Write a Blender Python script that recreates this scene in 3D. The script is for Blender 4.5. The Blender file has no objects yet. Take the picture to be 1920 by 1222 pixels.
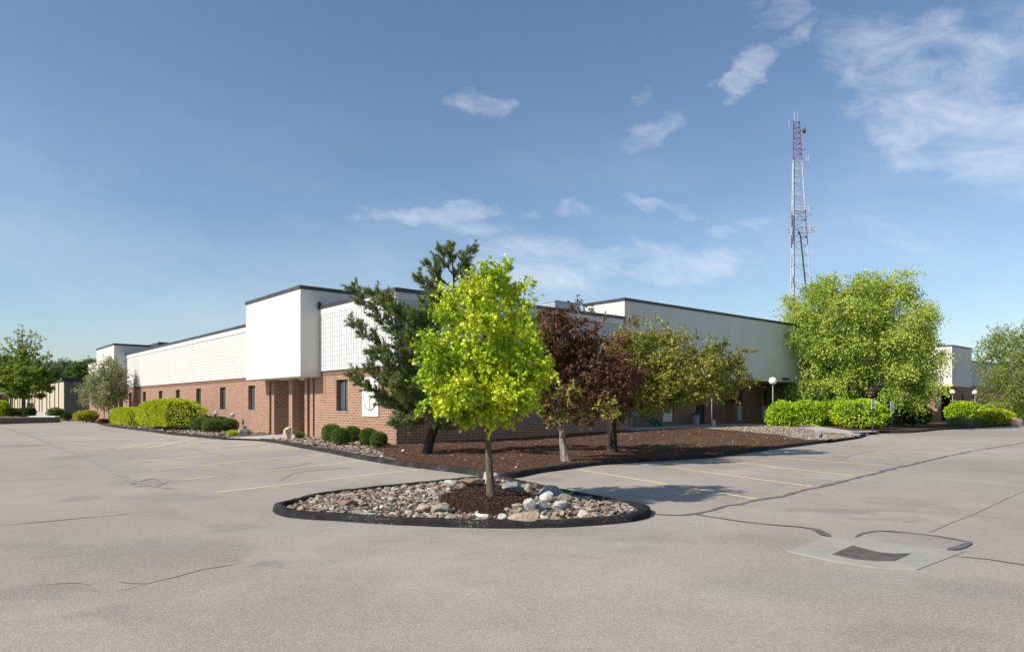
import bpy, bmesh, math, random
import numpy as np
from mathutils import Vector, Matrix
from mathutils import noise as mnoise
SC = bpy.context.scene
COL = SC.collection
F = 1294.6; E = 1.5; HZ = 758.0
# ---------------------------------------------------------------- camera
cam = bpy.data.cameras.new('camera'); co = bpy.data.objects.new('camera', cam); COL.objects.link(co)
co.location = (0, 0, E); co.rotation_euler = (math.radians(90), 0, 0)
cam.sensor_width = 36; cam.lens = F / 1920 * 36; cam.shift_y = (HZ - 611) / 1920
cam.clip_start = 0.1; cam.clip_end = 6000
SC.camera = co
# ---------------------------------------------------------------- light
SUN_EL = math.radians(38); SX, SY = -0.88, -0.475
world = bpy.data.worlds.new('World'); SC.world = world; world.use_nodes = True
class N:
    """tiny node helper"""
    def __init__(s, tree): s.t = tree; s.L = tree.links
    def new(s, kind, **kw):
        n = s.t.nodes.new(kind)
        for k, v in kw.items(): setattr(n, k, v)
        return n
    def put(s, sock, v):
        if isinstance(v, bpy.types.NodeSocket): s.L.new(v, sock)
        elif v is not None: sock.default_value = v
    def m(s, op, a=None, b=None, c=None, clamp=False):
        n = s.new('ShaderNodeMath', operation=op); n.use_clamp = clamp
        s.put(n.inputs[0], a); s.put(n.inputs[1], b)
        if c is not None: s.put(n.inputs[2], c)
        return n.outputs[0]
    def mix(s, f, a, b, blend='MIX'):
        n = s.new('ShaderNodeMix', data_type='RGBA', blend_type=blend)
        s.put(n.inputs[0], f)
        for i, v in ((6, a), (7, b)):
            if isinstance(v, tuple) and len(v) == 3: v = v + (1,)
            s.put(n.inputs[i], v)
        return n.outputs[2]
    def ramp(s, f, lo, hi, a=0.0, b=1.0, smooth=True):
        n = s.new('ShaderNodeMapRange'); n.interpolation_type = 'SMOOTHSTEP' if smooth else 'LINEAR'
        s.put(n.inputs[0], f); s.put(n.inputs[1], lo); s.put(n.inputs[2], hi); s.put(n.inputs[3], a); s.put(n.inputs[4], b)
        return n.outputs[0]
    def noise(s, vec, scale, detail=4, rough=0.5, dist=0.0, out=0):
        n = s.new('ShaderNodeTexNoise'); s.put(n.inputs['Vector'], vec)
        n.inputs['Scale'].default_value = scale; n.inputs['Detail'].default_value = detail
        n.inputs['Roughness'].default_value = rough; n.inputs['Distortion'].default_value = dist
        return n.outputs[out]
    def xyz(s, x, y, z=0.0):
        n = s.new('ShaderNodeCombineXYZ'); s.put(n.inputs[0], x); s.put(n.inputs[1], y); s.put(n.inputs[2], z)
        return n.outputs[0]
w = N(world.node_tree); world.node_tree.nodes.clear()
sky = w.new('ShaderNodeTexSky', sky_type='NISHITA')
sky.sun_disc = False; sky.sun_elevation = SUN_EL; sky.sun_rotation = math.atan2(SX, SY)
sky.altitude = 0; sky.air_density = 1.0; sky.dust_density = 0.85; sky.ozone_density = 2.0
tc = w.new('ShaderNodeTexCoord'); sep = w.new('ShaderNodeSeparateXYZ'); w.L.new(tc.outputs['Generated'], sep.inputs[0])
az = w.m('ARCTAN2', sep.outputs[0], sep.outputs[1]); el = w.m('ARCSINE', sep.outputs[2])
def azel(px, py):
    a = math.atan((px - 960) / F); return a, math.atan((HZ - py) / F * math.cos(a))
# wisps of cirrus: (azimuth/elevation from here), sizes in radians, tilt, strength
blobs = [(890,192,.050,.016,-4,.55),(1425,120,.070,.020,34,.62),(1190,184,.024,.011,20,.40),(1215,252,.062,.016,22,.42),
         (885,398,.180,.014,3,.60),(880,430,.075,.011,-8,.50),(1265,388,.085,.013,-17,.66),(1390,428,.048,.013,6,.56),
         (1120,495,.220,.034,-3,.74),(960,520,.180,.030,4,.45),(1760,170,.14,.065,-30,.62),(1850,260,.12,.06,-30,.62),(1880,110,.10,.05,25,.42),
         (1460,12,.050,.016,10,.45),(1640,440,.10,.032,-8,.40),(330,420,.28,.03,2,.12),(430,600,.12,.018,16,.30),(1700,30,.14,.05,10,.25)]
v00 = w.xyz(az, w.m('MULTIPLY', el, 1.6))
wz = w.new('ShaderNodeSeparateXYZ'); w.L.new(w.noise(v00, 11.0, 5, .6, 0, 1), wz.inputs[0])
azw = w.m('ADD', az, w.m('MULTIPLY', w.m('SUBTRACT', wz.outputs[0], .5), .16)); elw = w.m('ADD', el, w.m('MULTIPLY', w.m('SUBTRACT', wz.outputs[1], .5), .060))
mask = None
for (px, py, wa, wb, rot, st) in blobs:
    a0, e0 = azel(px, py); r = math.radians(rot); c, s_ = math.cos(r), math.sin(r)
    da = w.m('SUBTRACT', azw, a0); de = w.m('SUBTRACT', elw, e0)
    p = w.m('ADD', w.m('MULTIPLY', da, c / wa), w.m('MULTIPLY', de, s_ / wa))
    q = w.m('ADD', w.m('MULTIPLY', da, -s_ / wb), w.m('MULTIPLY', de, c / wb))
    d = w.m('ADD', w.m('MULTIPLY', p, p), w.m('MULTIPLY', q, q))
    v = w.m('MULTIPLY', w.ramp(d, 0.0, 2.4, 1.0, 0.0), st)
    mask = v if mask is None else w.m('MAXIMUM', mask, v)
v0 = w.xyz(w.m('ADD', w.m('MULTIPLY', az, 1.0), w.m('MULTIPLY', el, -0.35)), w.m('ADD', w.m('MULTIPLY', el, 2.6), w.m('MULTIPLY', az, .55)))
warp = w.noise(v0, 5.0, 3, .5, 0, 1)
vm = w.new('ShaderNodeVectorMath', operation='MULTIPLY_ADD'); w.L.new(warp, vm.inputs[0]); vm.inputs[1].default_value = (.16,.16,.16); w.L.new(v0, vm.inputs[2])
n1 = w.noise(vm.outputs[0], 9.0, 9, .62, .3)
n2 = w.noise(vm.outputs[0], 2.6, 4, .5)
cl = w.m('ADD', w.m('MULTIPLY', n1, .95), w.m('MULTIPLY', n2, .45))
dens = w.m('MULTIPLY', w.ramp(w.m('ADD', cl, w.m('MULTIPLY', mask, .42)), .80, 1.42, 0, 1, False), w.ramp(mask, 0.0, .60, .0, 1.0))
veil = w.m('MULTIPLY', w.m('MULTIPLY', w.ramp(n2, .32, .68), w.ramp(el, .14, .46, .17, 0.0)), w.ramp(n1, .3, .7, .6, 1.0))
dens = w.m('MAXIMUM', w.m('MULTIPLY', dens, .74, clamp=True), veil)
skyc = w.mix(1.0, sky.outputs[0], (0.935, 0.985, 1.02), 'MULTIPLY')
col = w.mix(dens, skyc, (7.3, 7.6, 8.0))
bg = w.new('ShaderNodeBackground'); w.L.new(col, bg.inputs[0]); bg.inputs[1].default_value = 0.10
wo = w.new('ShaderNodeOutputWorld'); w.L.new(bg.outputs[0], wo.inputs[0])
sl = bpy.data.lights.new('sun', 'SUN'); sl.energy = 4.2; sl.angle = math.radians(.53); sl.color = (1, .93, .83)
so = bpy.data.objects.new('sun', sl); COL.objects.link(so)
so.rotation_euler = Vector((SX * math.cos(SUN_EL), SY * math.cos(SUN_EL), math.sin(SUN_EL))).to_track_quat('Z', 'Y').to_euler()
so.location = (-20, -20, 30)
SC.view_settings.view_transform = 'Standard'; SC.view_settings.look = 'None'; SC.view_settings.exposure = 0.46; SC.view_settings.gamma = 1

# ---------------------------------------------------------------- helpers
C0 = Vector((-4.07, 24.3)); DR = Vector((.759, .651)); DL = Vector((-.651, .759)); ANG = math.atan2(.651, .759)
def UV(u, v): return C0 + DR * u + DL * v
def toUV(x, y): d = Vector((x, y)) - C0; return d.dot(DR), d.dot(DL)
def S(a, b, x): t = min(1, max(0, (x - a) / (b - a))); return t * t * (3 - 2 * t)
def bedh(x, y):
    u, v = toUV(x, y)
    return .10 + .24 * S(2, 15, u) * S(-8, -2, v) * (1 - S(24, 34, u))
def G(px, py, z=0.0):
    """where the ray of a measured point meets height z (number or height function)"""
    h = z if not callable(z) else .1
    for _ in range(6):
        Y = (E - h) * F / (py - HZ); X = (px - 960) / F * Y
        if not callable(z): break
        h = z(X, Y)
    return Vector((X, Y, h))
def P(px, py, Y): return Vector(((px - 960) / F * Y, Y, E + (HZ - py) / F * Y))
def vL(px, u=0.0):   # v of the point of plane u=const seen at px
    k = (px - 960) / F; b = C0 + DR * u
    return (b.x - k * b.y) / (.651 + .759 * k)
def uR(px, v=0.0):
    k = (px - 960) / F; b = C0 + DL * v
    return (k * b.y - b.x) / (.759 - .651 * k)
class MB:
    def __init__(s): s.v = []; s.f = []; s.m = []
    def add(s, vs, fs, mi=0):
        o = len(s.v); s.v += [tuple(p) for p in vs]; s.f += [tuple(i + o for i in f) for f in fs]; s.m += [mi] * len(fs)
    def box(s, a, b, mi=0, bev=0):
        x0, y0, z0 = a; x1, y1, z1 = b
        s.add([(x0,y0,z0),(x1,y0,z0),(x1,y1,z0),(x0,y1,z0),(x0,y0,z1),(x1,y0,z1),(x1,y1,z1),(x0,y1,z1)],
              [(0,3,2,1),(4,5,6,7),(0,1,5,4),(1,2,6,5),(2,3,7,6),(3,0,4,7)], mi)
    def tube(s, pts, rad, n=8, mi=0, cap=True):
        pts = [Vector(p) for p in pts]; k = len(pts)
        if not hasattr(rad, '__len__'): rad = [rad] * k
        vs = []; ref = None
        for i, p in enumerate(pts):
            t = (pts[min(i+1, k-1)] - pts[max(i-1, 0)]).normalized()
            if ref is None: ref = Vector((1,0,0)) if abs(t.x) < .8 else Vector((0,1,0))
            a = (ref - t * ref.dot(t)).normalized(); b = t.cross(a); ref = a
            for j in range(n):
                q = 2 * math.pi * j / n; vs.append(p + (a * math.cos(q) + b * math.sin(q)) * rad[i])
        fs = [(i*n+j, i*n+(j+1)%n, (i+1)*n+(j+1)%n, (i+1)*n+j) for i in range(k-1) for j in range(n)]
        if cap: fs += [tuple(range(n-1, -1, -1)), tuple((k-1)*n + j for j in range(n))]
        s.add(vs, fs, mi)
    def sphere(s, c, r, nu=20, nv=12, mi=0, sc=(1,1,1)):
        vs = [(c[0], c[1], c[2] - r*sc[2])]
        for i in range(1, nv):
            t = math.pi * i / nv - math.pi/2
            for j in range(nu):
                q = 2*math.pi*j/nu; vs.append((c[0]+r*sc[0]*math.cos(t)*math.cos(q), c[1]+r*sc[1]*math.cos(t)*math.sin(q), c[2]+r*sc[2]*math.sin(t)))
        vs.append((c[0], c[1], c[2] + r*sc[2])); L = len(vs) - 1
        fs = [(0, 1+(j+1)%nu, 1+j) for j in range(nu)]
        for i in range(nv-2):
            for j in range(nu): fs.append((1+i*nu+j, 1+i*nu+(j+1)%nu, 1+(i+1)*nu+(j+1)%nu, 1+(i+1)*nu+j))
        fs += [(L, 1+(nv-2)*nu+j, 1+(nv-2)*nu+(j+1)%nu) for j in range(nu)]
        s.add(vs, fs, mi)
    def build(s, name, mats, parent=None, smooth=False, bevel=0):
        me = bpy.data.meshes.new(name); me.from_pydata(s.v, [], s.f)
        if not isinstance(mats, (list, tuple)): mats = [mats]
        for m in mats: me.materials.append(m)
        if len(mats) > 1: me.polygons.foreach_set('material_index', s.m)
        if smooth: me.polygons.foreach_set('use_smooth', [True] * len(me.polygons))
        me.update()
        o = bpy.data.objects.new(name, me); COL.objects.link(o)
        if parent: o.parent = parent
        if bevel:
            b = o.modifiers.new('bevel', 'BEVEL'); b.width = bevel; b.segments = 2; b.limit_method = 'ANGLE'
        return o
def tag(o, label=None, cat=None, group=None, kind=None):
    if label: o['label'] = label
    if cat: o['category'] = cat
    if group: o['group'] = group
    if kind: o['kind'] = kind
    return o
def empty(name, loc, label, cat, group=None, rz=0):
    o = bpy.data.objects.new(name, None); COL.objects.link(o); o.location = loc; o.rotation_euler = (0, 0, rz); o.empty_display_size = .3
    return tag(o, label, cat, group)
def copy_tree(o, parent=None):
    c = o.copy(); COL.objects.link(c)
    if parent: c.parent = parent
    for ch in o.children: copy_tree(ch, c)
    return c
# ---------------------------------------------------------------- materials
def mat(name, col=(.5,.5,.5), rough=.8, metal=0, spec=.5, fn=None):
    m = bpy.data.materials.new(name); m.use_nodes = True
    n = N(m.node_tree); b = m.node_tree.nodes['Principled BSDF']
    b.inputs['Base Color'].default_value = tuple(col) + (1,); b.inputs['Roughness'].default_value = rough
    b.inputs['Metallic'].default_value = metal; b.inputs['Specular IOR Level'].default_value = spec
    if fn: fn(n, b)
    return m
def objco(n): return n.new('ShaderNodeTexCoord').outputs['Object']
def bump(n, b, h, strength=.5, dist=.01):
    bp = n.new('ShaderNodeBump'); n.put(bp.inputs['Height'], h); bp.inputs['Strength'].default_value = strength; bp.inputs['Distance'].default_value = dist
    n.L.new(bp.outputs[0], b.inputs['Normal'])
def vary(c1, c2, scale=3, detail=5, rough=.6, bmp=0, bs=60, bd=.01, streak=False):
    def fn(n, b):
        o = objco(n)
        v = o
        if streak:
            mp = n.new('ShaderNodeMapping'); n.L.new(o, mp.inputs[0]); mp.inputs['Scale'].default_value = (1,1,.08); v = mp.outputs[0]
        f = n.ramp(n.noise(v, scale, detail, rough), .35, .68)
        n.put(b.inputs['Base Color'], n.mix(f, c1, c2))
        if bmp: bump(n, b, n.noise(o, bs, 3, .6), bmp, bd)
    return fn
def brick_fn(n, b):
    s = n.new('ShaderNodeSeparateXYZ'); o = objco(n); n.L.new(o, s.inputs[0])
    v = n.xyz(n.m('ADD', s.outputs[0], s.outputs[1]), s.outputs[2])
    br = n.new('ShaderNodeTexBrick'); n.L.new(v, br.inputs['Vector'])
    br.inputs['Scale'].default_value = 1.0; br.inputs['Brick Width'].default_value = .30; br.inputs['Row Height'].default_value = .1015
    br.inputs['Mortar Size'].default_value = .0095; br.inputs['Mortar Smooth'].default_value = .1; br.inputs['Bias'].default_value = .0
    br.inputs['Color1'].default_value = (.290,.163,.110,1); br.inputs['Color2'].default_value = (.210,.110,.076,1); br.inputs['Mortar'].default_value = (.58,.45,.34,1)
    big = n.ramp(n.noise(o, .7, 5, .6), .3, .7)
    c = n.mix(n.m('MULTIPLY', big, .35), br.outputs['Color'], (.33,.19,.125))
    n.put(b.inputs['Base Color'], c)
    # water stain: darker, redder runs under some spots
    mp = n.new('ShaderNodeMapping'); n.L.new(o, mp.inputs[0]); mp.inputs['Scale'].default_value = (1.3,1.3,.12)
    st = n.ramp(n.noise(mp.outputs[0], 1.6, 3, .5), .60, .72)
    n.put(b.inputs['Base Color'], n.mix(n.m('MULTIPLY', st, .30), c, (.17,.06,.045)))
    bump(n, b, n.m('ADD', n.m('MULTIPLY', br.outputs['Fac'], -1.0), n.m('MULTIPLY', n.noise(o, 90, 2), .3)), .6, .008)
M = {}
M['brick'] = mat('brick', rough=.9, spec=.2, fn=brick_fn)
def stucco_fn(c1, c2):
    def fn(n, b):
        o = objco(n)
        f = n.ramp(n.noise(o, .8, 5, .6), .35, .7)
        mp = n.new('ShaderNodeMapping'); n.L.new(o, mp.inputs[0]); mp.inputs['Scale'].default_value = (2.5,2.5,.15)
        st = n.ramp(n.noise(mp.outputs[0], 1.5, 5, .65), .52, .75)
        c = n.mix(f, c1, c2); c = n.mix(n.m('MULTIPLY', st, .18), c, (.42,.40,.34))
        n.put(b.inputs['Base Color'], c); bump(n, b, n.noise(o, 70, 4, .7), .35, .01)
    return fn
M['stucco'] = mat('stucco_cream', rough=.92, spec=.2, fn=stucco_fn((.70,.675,.60), (.655,.63,.555)))
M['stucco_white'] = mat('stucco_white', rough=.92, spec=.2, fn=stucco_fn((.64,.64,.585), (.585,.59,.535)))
M['fascia'] = mat('fascia_white', rough=.6, fn=vary((.66,.66,.65), (.56,.56,.54), 1.2, streak=True))
M['block'] = mat('painted_block', rough=.85, spec=.2, fn=vary((.60,.61,.62), (.50,.50,.50), 4, 6, .65, .5, 50, .006))
def plainblock_fn(n, b):
    s = n.new('ShaderNodeSeparateXYZ'); o = objco(n); n.L.new(o, s.inputs[0])
    br = n.new('ShaderNodeTexBrick'); n.L.new(n.xyz(n.m('ADD', s.outputs[0], s.outputs[1]), s.outputs[2]), br.inputs['Vector'])
    br.inputs['Scale'].default_value = 1.0; br.inputs['Brick Width'].default_value = .6; br.inputs['Row Height'].default_value = .2
    br.inputs['Mortar Size'].default_value = .008; br.inputs['Mortar Smooth'].default_value = .5
    br.inputs['Color1'].default_value = (.58,.57,.55,1); br.inputs['Color2'].default_value = (.53,.52,.50,1); br.inputs['Mortar'].default_value = (.44,.425,.41,1)
    f = n.ramp(n.noise(o, 5, 6, .7), .45, .75)
    n.put(b.inputs['Base Color'], n.mix(n.m('MULTIPLY', f, .55), br.outputs['Color'], (.42,.41,.39)))
    bump(n, b, n.m('SUBTRACT', n.m('MULTIPLY', n.noise(o, 30, 4, .7), .4), br.outputs['Fac']), .8, .012)
M['plainblock'] = mat('plain_block', rough=.9, spec=.2, fn=plainblock_fn)
M['groove'] = mat('groove_mortar', (.36,.37,.39), .95)
M['cap'] = mat('dark_coping', (.035,.035,.038), .45, fn=vary((.03,.03,.033), (.055,.055,.058), .6))
M['soffit'] = mat('soffit', (.62,.60,.55), .9)
M['frame'] = mat('bronze_frame', (.035,.028,.022), .4)
M['glass'] = mat('window_glass', (.07,.085,.085), .08, spec=.8)
M['blind'] = mat('pale_blind', (.55,.60,.55), .25, spec=.8)
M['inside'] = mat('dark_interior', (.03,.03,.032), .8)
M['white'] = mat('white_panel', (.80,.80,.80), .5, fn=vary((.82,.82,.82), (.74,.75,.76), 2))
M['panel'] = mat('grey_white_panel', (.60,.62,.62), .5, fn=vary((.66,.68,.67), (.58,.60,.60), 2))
M['roof'] = mat('roof_membrane', (.12,.12,.12), .95)
M['metal'] = mat('grey_metal', (.33,.37,.42), .45, fn=vary((.30,.33,.38), (.38,.41,.45), 2))
M['metal_light'] = mat('light_metal', (.62,.60,.55), .5)
M['dark_metal'] = mat('dark_metal', (.04,.042,.045), .45)
M['globe'] = mat('opal_globe', (.85,.85,.84), .25)
M['concrete'] = mat('concrete', rough=.9, fn=vary((.46,.43,.38), (.38,.35,.31), 2.5, 6, .65, .3, 80, .004))
M['tan'] = mat('tan_wall', rough=.9, fn=vary((.52,.45,.34), (.46,.40,.30), 1))
M['tan_shaded'] = mat('tan_shaded', rough=.9, fn=vary((.30,.26,.21), (.25,.215,.17), 4))  # darker copy of the tan wall: shade of the end face put into colour
M['brown_strip'] = mat('brown_strip', (.13,.05,.032), .7)
M['green_plastic'] = mat('green_plastic', (.02,.22,.13), .4)
M['blue_plastic'] = mat('blue_plastic', (.03,.22,.45), .4)
M['wreath'] = mat('wreath_red', (.16,.012,.02), .8)
M['timber'] = mat('weathered_timber', rough=.9, fn=vary((.17,.15,.13), (.10,.09,.08), 3, 5, .6, .3))
M['paint_yellow'] = mat('faded_yellow_paint', rough=.85, fn=lambda n, b: n.put(b.inputs['Base Color'], n.mix(n.ramp(n.noise(n.new('ShaderNodeNewGeometry').outputs['Position'], 14, 6, .75), .42, .66), (.74,.60,.26), (.48,.42,.30))))
M['red_paint'] = mat('tower_red', (.20,.075,.078), .6)
M['white_paint'] = mat('tower_white', (.50,.51,.54), .5)
def kerb_fn(n, b):
    g = n.new('ShaderNodeNewGeometry').outputs['Position']
    f = n.ramp(n.noise(g, 55, 5, .8), .54, .66); f2 = n.ramp(n.noise(g, 2.2, 4, .6), .45, .65)
    n.put(b.inputs['Base Color'], n.mix(n.m('MULTIPLY', f, f2), n.mix(n.noise(g, 9, 4), (.014,.014,.015), (.042,.041,.042)), (.42,.42,.41)))
    bump(n, b, n.noise(g, 38, 5, .75), 1.0, .03)
M['kerb'] = mat('black_kerb', rough=.9, spec=.15, fn=kerb_fn)
def asphalt_fn(n, b):
    g = n.new('ShaderNodeNewGeometry').outputs['Position']
    big = n.ramp(n.noise(g, .10, 5, .55, .6), .34, .66)
    mid = n.ramp(n.noise(g, .55, 6, .62, .8), .40, .72)
    c = n.mix(big, (.295,.262,.230), (.385,.352,.315))
    c = n.mix(n.m('MULTIPLY', mid, .55), c, (.255,.225,.20))
    # oil/water darkened patches with their own shapes
    st = n.ramp(n.noise(g, .30, 7, .62, 1.6), .55, .68)
    c = n.mix(n.m('MULTIPLY', st, .55), c, (.19,.165,.15))
    lt = n.ramp(n.noise(g, .21, 6, .6, 1.0), .55, .70); c = n.mix(n.m('MULTIPLY', lt, .45), c, (.44,.41,.37))
    fine = n.ramp(n.noise(g, 3.2, 6, .7), .38, .66); c = n.mix(n.m('MULTIPLY', fine, .22), c, (.25,.22,.195))
    mp = n.new('ShaderNodeMapping'); n.L.new(g, mp.inputs[0]); mp.inputs['Rotation'].default_value = (0,0,math.radians(48)); mp.inputs['Scale'].default_value = (1,.07,1)
    tr = n.ramp(n.noise(mp.outputs[0], .9, 5, .6), .55, .72)
    c = n.mix(n.m('MULTIPLY', tr, .20), c, (.19,.165,.15))
    # single stains where they lie on the lot
    wv = n.new('ShaderNodeVectorMath', operation='MULTIPLY_ADD'); n.L.new(n.noise(g, 1.6, 5, .65, 0, 1), wv.inputs[0]); wv.inputs[1].default_value = (1.1,1.1,0); n.L.new(g, wv.inputs[2])
    sx = n.new('ShaderNodeSeparateXYZ'); n.L.new(wv.outputs[0], sx.inputs[0]); tot = None
    for (px, py, a_, b_, st_) in [(300,1035,150,28,.40),(405,1030,80,16,.45),(492,1061,34,6,.65),(90,1106,70,14,.45),(215,1150,80,18,.35),(140,936,42,7,.55),(140,857,34,5,.55),(255,905,55,8,.42),
                                  (330,930,90,9,.30),(1440,1012,110,13,.40),(1860,1105,120,24,.38),(1560,958,95,5,.50),(1650,972,80,5,.50),(1200,1010,90,9,.32),(1010,996,190,6,.35),(560,878,55,5,.32),(1700,1190,150,25,.30),(30,835,60,3,.5),(60,1020,60,12,.35)]:
        Y_ = E*F/(py-HZ); cx_ = (px-960)/F*Y_ + .55; cy_ = Y_ + .55; rx = max(.15, a_/F*Y_); ry = max(.12, b_*Y_*Y_/(E*F))
        p_ = n.m('DIVIDE', n.m('SUBTRACT', sx.outputs[0], cx_), rx); q_ = n.m('DIVIDE', n.m('SUBTRACT', sx.outputs[1], cy_), ry)
        v_ = n.m('MULTIPLY', n.ramp(n.m('ADD', n.m('MULTIPLY', p_, p_), n.m('MULTIPLY', q_, q_)), 0.0, 1.8, 1.0, 0.0), st_)
        tot = v_ if tot is None else n.m('MAXIMUM', tot, v_)
    c = n.mix(1.0, c, (1.03,1.005,.965), 'MULTIPLY'); c = n.mix(n.m('MULTIPLY', tot, 1.0), c, (.185,.165,.148))
    hue = n.ramp(n.noise(g, .16, 4, .5, .5), .42, .58); c = n.mix(n.m('MULTIPLY', hue, .5), c, n.mix(1.0, c, (.93,1.01,1.02), 'MULTIPLY'))
    # aggregate
    vo = n.new('ShaderNodeTexVoronoi'); n.L.new(g, vo.inputs['Vector']); vo.inputs['Scale'].default_value = 105
    sp = n.new('ShaderNodeSeparateColor'); n.L.new(vo.outputs['Color'], sp.inputs[0])
    c = n.mix(n.m('MULTIPLY', n.ramp(sp.outputs[0], .55, 1.0), .36), c, (.62,.57,.52))
    c = n.mix(n.m('MULTIPLY', n.ramp(sp.outputs[1], .62, 1.0), .36), c, (.14,.12,.105))
    c = n.mix(n.m('MULTIPLY', n.ramp(n.noise(g, 28, 4, .8), .50, .72), .30), c, (.19,.165,.15))
    n.put(b.inputs['Base Color'], c)
    bump(n, b, n.m('ADD', n.noise(g, 95, 2, .6), vo.outputs['Distance']), .35, .006)
M['asphalt'] = mat('weathered_asphalt', rough=.93, spec=.25, fn=asphalt_fn)
def patch_fn(c1, c2):
    def fn(n, b):
        g = n.new('ShaderNodeNewGeometry').outputs['Position']
        c = n.mix(n.ramp(n.noise(g, 1.4, 5, .6), .35, .65), c1, c2)
        c = n.mix(n.m('MULTIPLY', n.ramp(n.noise(g, 70, 3, .8), .50, .68), .45), c, (.42,.40,.37))
        n.put(b.inputs['Base Color'], c); bump(n, b, n.noise(g, 80, 3), .3, .005)
    return fn
M['patch'] = mat('asphalt_patch', rough=.93, fn=patch_fn((.25,.22,.195), (.31,.275,.245)))
M['tar'] = mat('crack_tar', rough=.7, fn=patch_fn((.08,.074,.068), (.14,.128,.118)))
M['faint_tar'] = mat('faint_crack', rough=.85, fn=patch_fn((.26,.232,.208), (.33,.297,.268)))
M['apron'] = mat('drain_concrete', rough=.85, fn=vary((.35,.33,.285), (.285,.272,.24), 2.0, 6, .65, .2, 90, .003))
M['grate'] = mat('iron_grate', (.12,.10,.095), .9, spec=.1, fn=vary((.135,.115,.108), (.09,.08,.075), 6))
def mulch_fn(n, b):
    g = n.new('ShaderNodeNewGeometry').outputs['Position']
    c = n.mix(n.ramp(n.noise(g, 22, 6, .8), .35, .68), (.055,.028,.017), (.18,.095,.058))
    c = n.mix(n.m('MULTIPLY', n.ramp(n.noise(g, .5, 5, .65), .50, .68), .7), c, (.155,.080,.045))
    c = n.mix(n.m('MULTIPLY', n.ramp(n.noise(g, 60, 3, .8), .62, .70), .7), c, (.34,.21,.13))
    n.put(b.inputs['Base Color'], c); bump(n, b, n.noise(g, 26, 5, .8), 1.0, .05)
M['mulch'] = mat('bark_mulch', rough=.95, spec=.15, fn=mulch_fn)
def mulch2_fn(n, b):
    g = n.new('ShaderNodeNewGeometry').outputs['Position']
    c = n.mix(n.ramp(n.noise(g, 30, 6, .8), .35, .68), (.022,.012,.009), (.085,.044,.030))
    c = n.mix(n.m('MULTIPLY', n.ramp(n.noise(g, 80, 3, .8), .64, .72), .6), c, (.24,.16,.11))
    n.put(b.inputs['Base Color'], c); bump(n, b, n.noise(g, 34, 5, .8), 1.0, .04)
M['mulch_dark'] = mat('dark_mulch', rough=.95, spec=.15, fn=mulch2_fn)
M['soil'] = mat('stony_soil', rough=.95, fn=vary((.13,.10,.08), (.24,.20,.16), 9, 6, .8, .8, 40, .03))
M['lawn'] = mat('lawn', rough=.95, fn=vary((.05,.09,.02), (.10,.14,.035), 2, 6, .7, .5, 30, .05))
M['moss'] = mat('sparse_grass_leaf', (.16,.19,.04), .8)
def stone_fn(cols, sc=1):
    def fn(n, b):
        g = n.new('ShaderNodeNewGeometry'); r = g.outputs['Random Per Island']
        cr = n.new('ShaderNodeValToRGB'); n.L.new(r, cr.inputs[0]); cr.color_ramp.interpolation = 'CONSTANT'
        els = cr.color_ramp.elements
        els[0].color = cols[0] + (1,); els[0].position = 0; els[1].color = cols[1] + (1,); els[1].position = 1/len(cols)
        for i in range(2, len(cols)):
            e = els.new(i/len(cols)); e.color = cols[i] + (1,)
        c = n.mix(n.m('MULTIPLY', n.ramp(n.noise(g.outputs['Position'], 22, 6, .75), .42, .7), .45), cr.outputs[0], (.16,.13,.10))
        n.put(b.inputs['Base Color'], c); bump(n, b, n.noise(g.outputs['Position'], 30, 5, .7), .5, .012)
    return fn
M['stones'] = mat('mixed_stones', rough=.88, fn=stone_fn([(.34,.27,.20),(.22,.15,.10),(.37,.33,.27),(.26,.23,.20),(.17,.15,.13),(.48,.44,.37),(.30,.20,.13),(.24,.19,.15),(.14,.08,.055),(.38,.30,.21)]))
M['gravel'] = mat('river_gravel', rough=.88, fn=stone_fn([(.46,.39,.31),(.38,.31,.24),(.52,.46,.38),(.34,.28,.22),(.42,.35,.26)]))
def rock(name, c1, c2): return mat(name, rough=.88, fn=vary(c1, c2, 9, 7, .75, .8, 24, .02))
M['rock_white'] = rock('rock_white', (.54,.52,.48), (.36,.34,.31))
M['rock_grey'] = rock('rock_grey', (.27,.28,.28), (.19,.19,.185))
M['rock_tan'] = rock('rock_tan', (.40,.32,.23), (.27,.21,.15))
M['rock_brown'] = rock('rock_brown', (.24,.16,.10), (.14,.10,.07))
M['rock_pink'] = rock('rock_pink', (.58,.47,.38), (.44,.36,.28))
M['rock_green'] = rock('rock_green', (.27,.27,.19), (.17,.17,.13))
def bark(name, c1, c2, sc=8):
    def fn(n, b):
        o = objco(n); mp = n.new('ShaderNodeMapping'); n.L.new(o, mp.inputs[0]); mp.inputs['Scale'].default_value = (1,1,.25)
        h = n.noise(mp.outputs[0], sc*3, 6, .75)
        n.put(b.inputs['Base Color'], n.mix(n.ramp(h, .35, .65), c1, c2)); bump(n, b, h, 1.0, .03)
    return mat(name, rough=.92, spec=.15, fn=fn)
M['bark_brown'] = bark('bark_brown', (.085,.062,.045), (.20,.16,.12))
M['bark_dark'] = bark('bark_dark', (.022,.018,.015), (.085,.072,.06))
M['bark_pale'] = bark('bark_pale', (.11,.09,.075), (.40,.35,.30), 3)
M['bark_birch'] = bark('bark_birch', (.20,.16,.13), (.50,.46,.42), 3)
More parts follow.
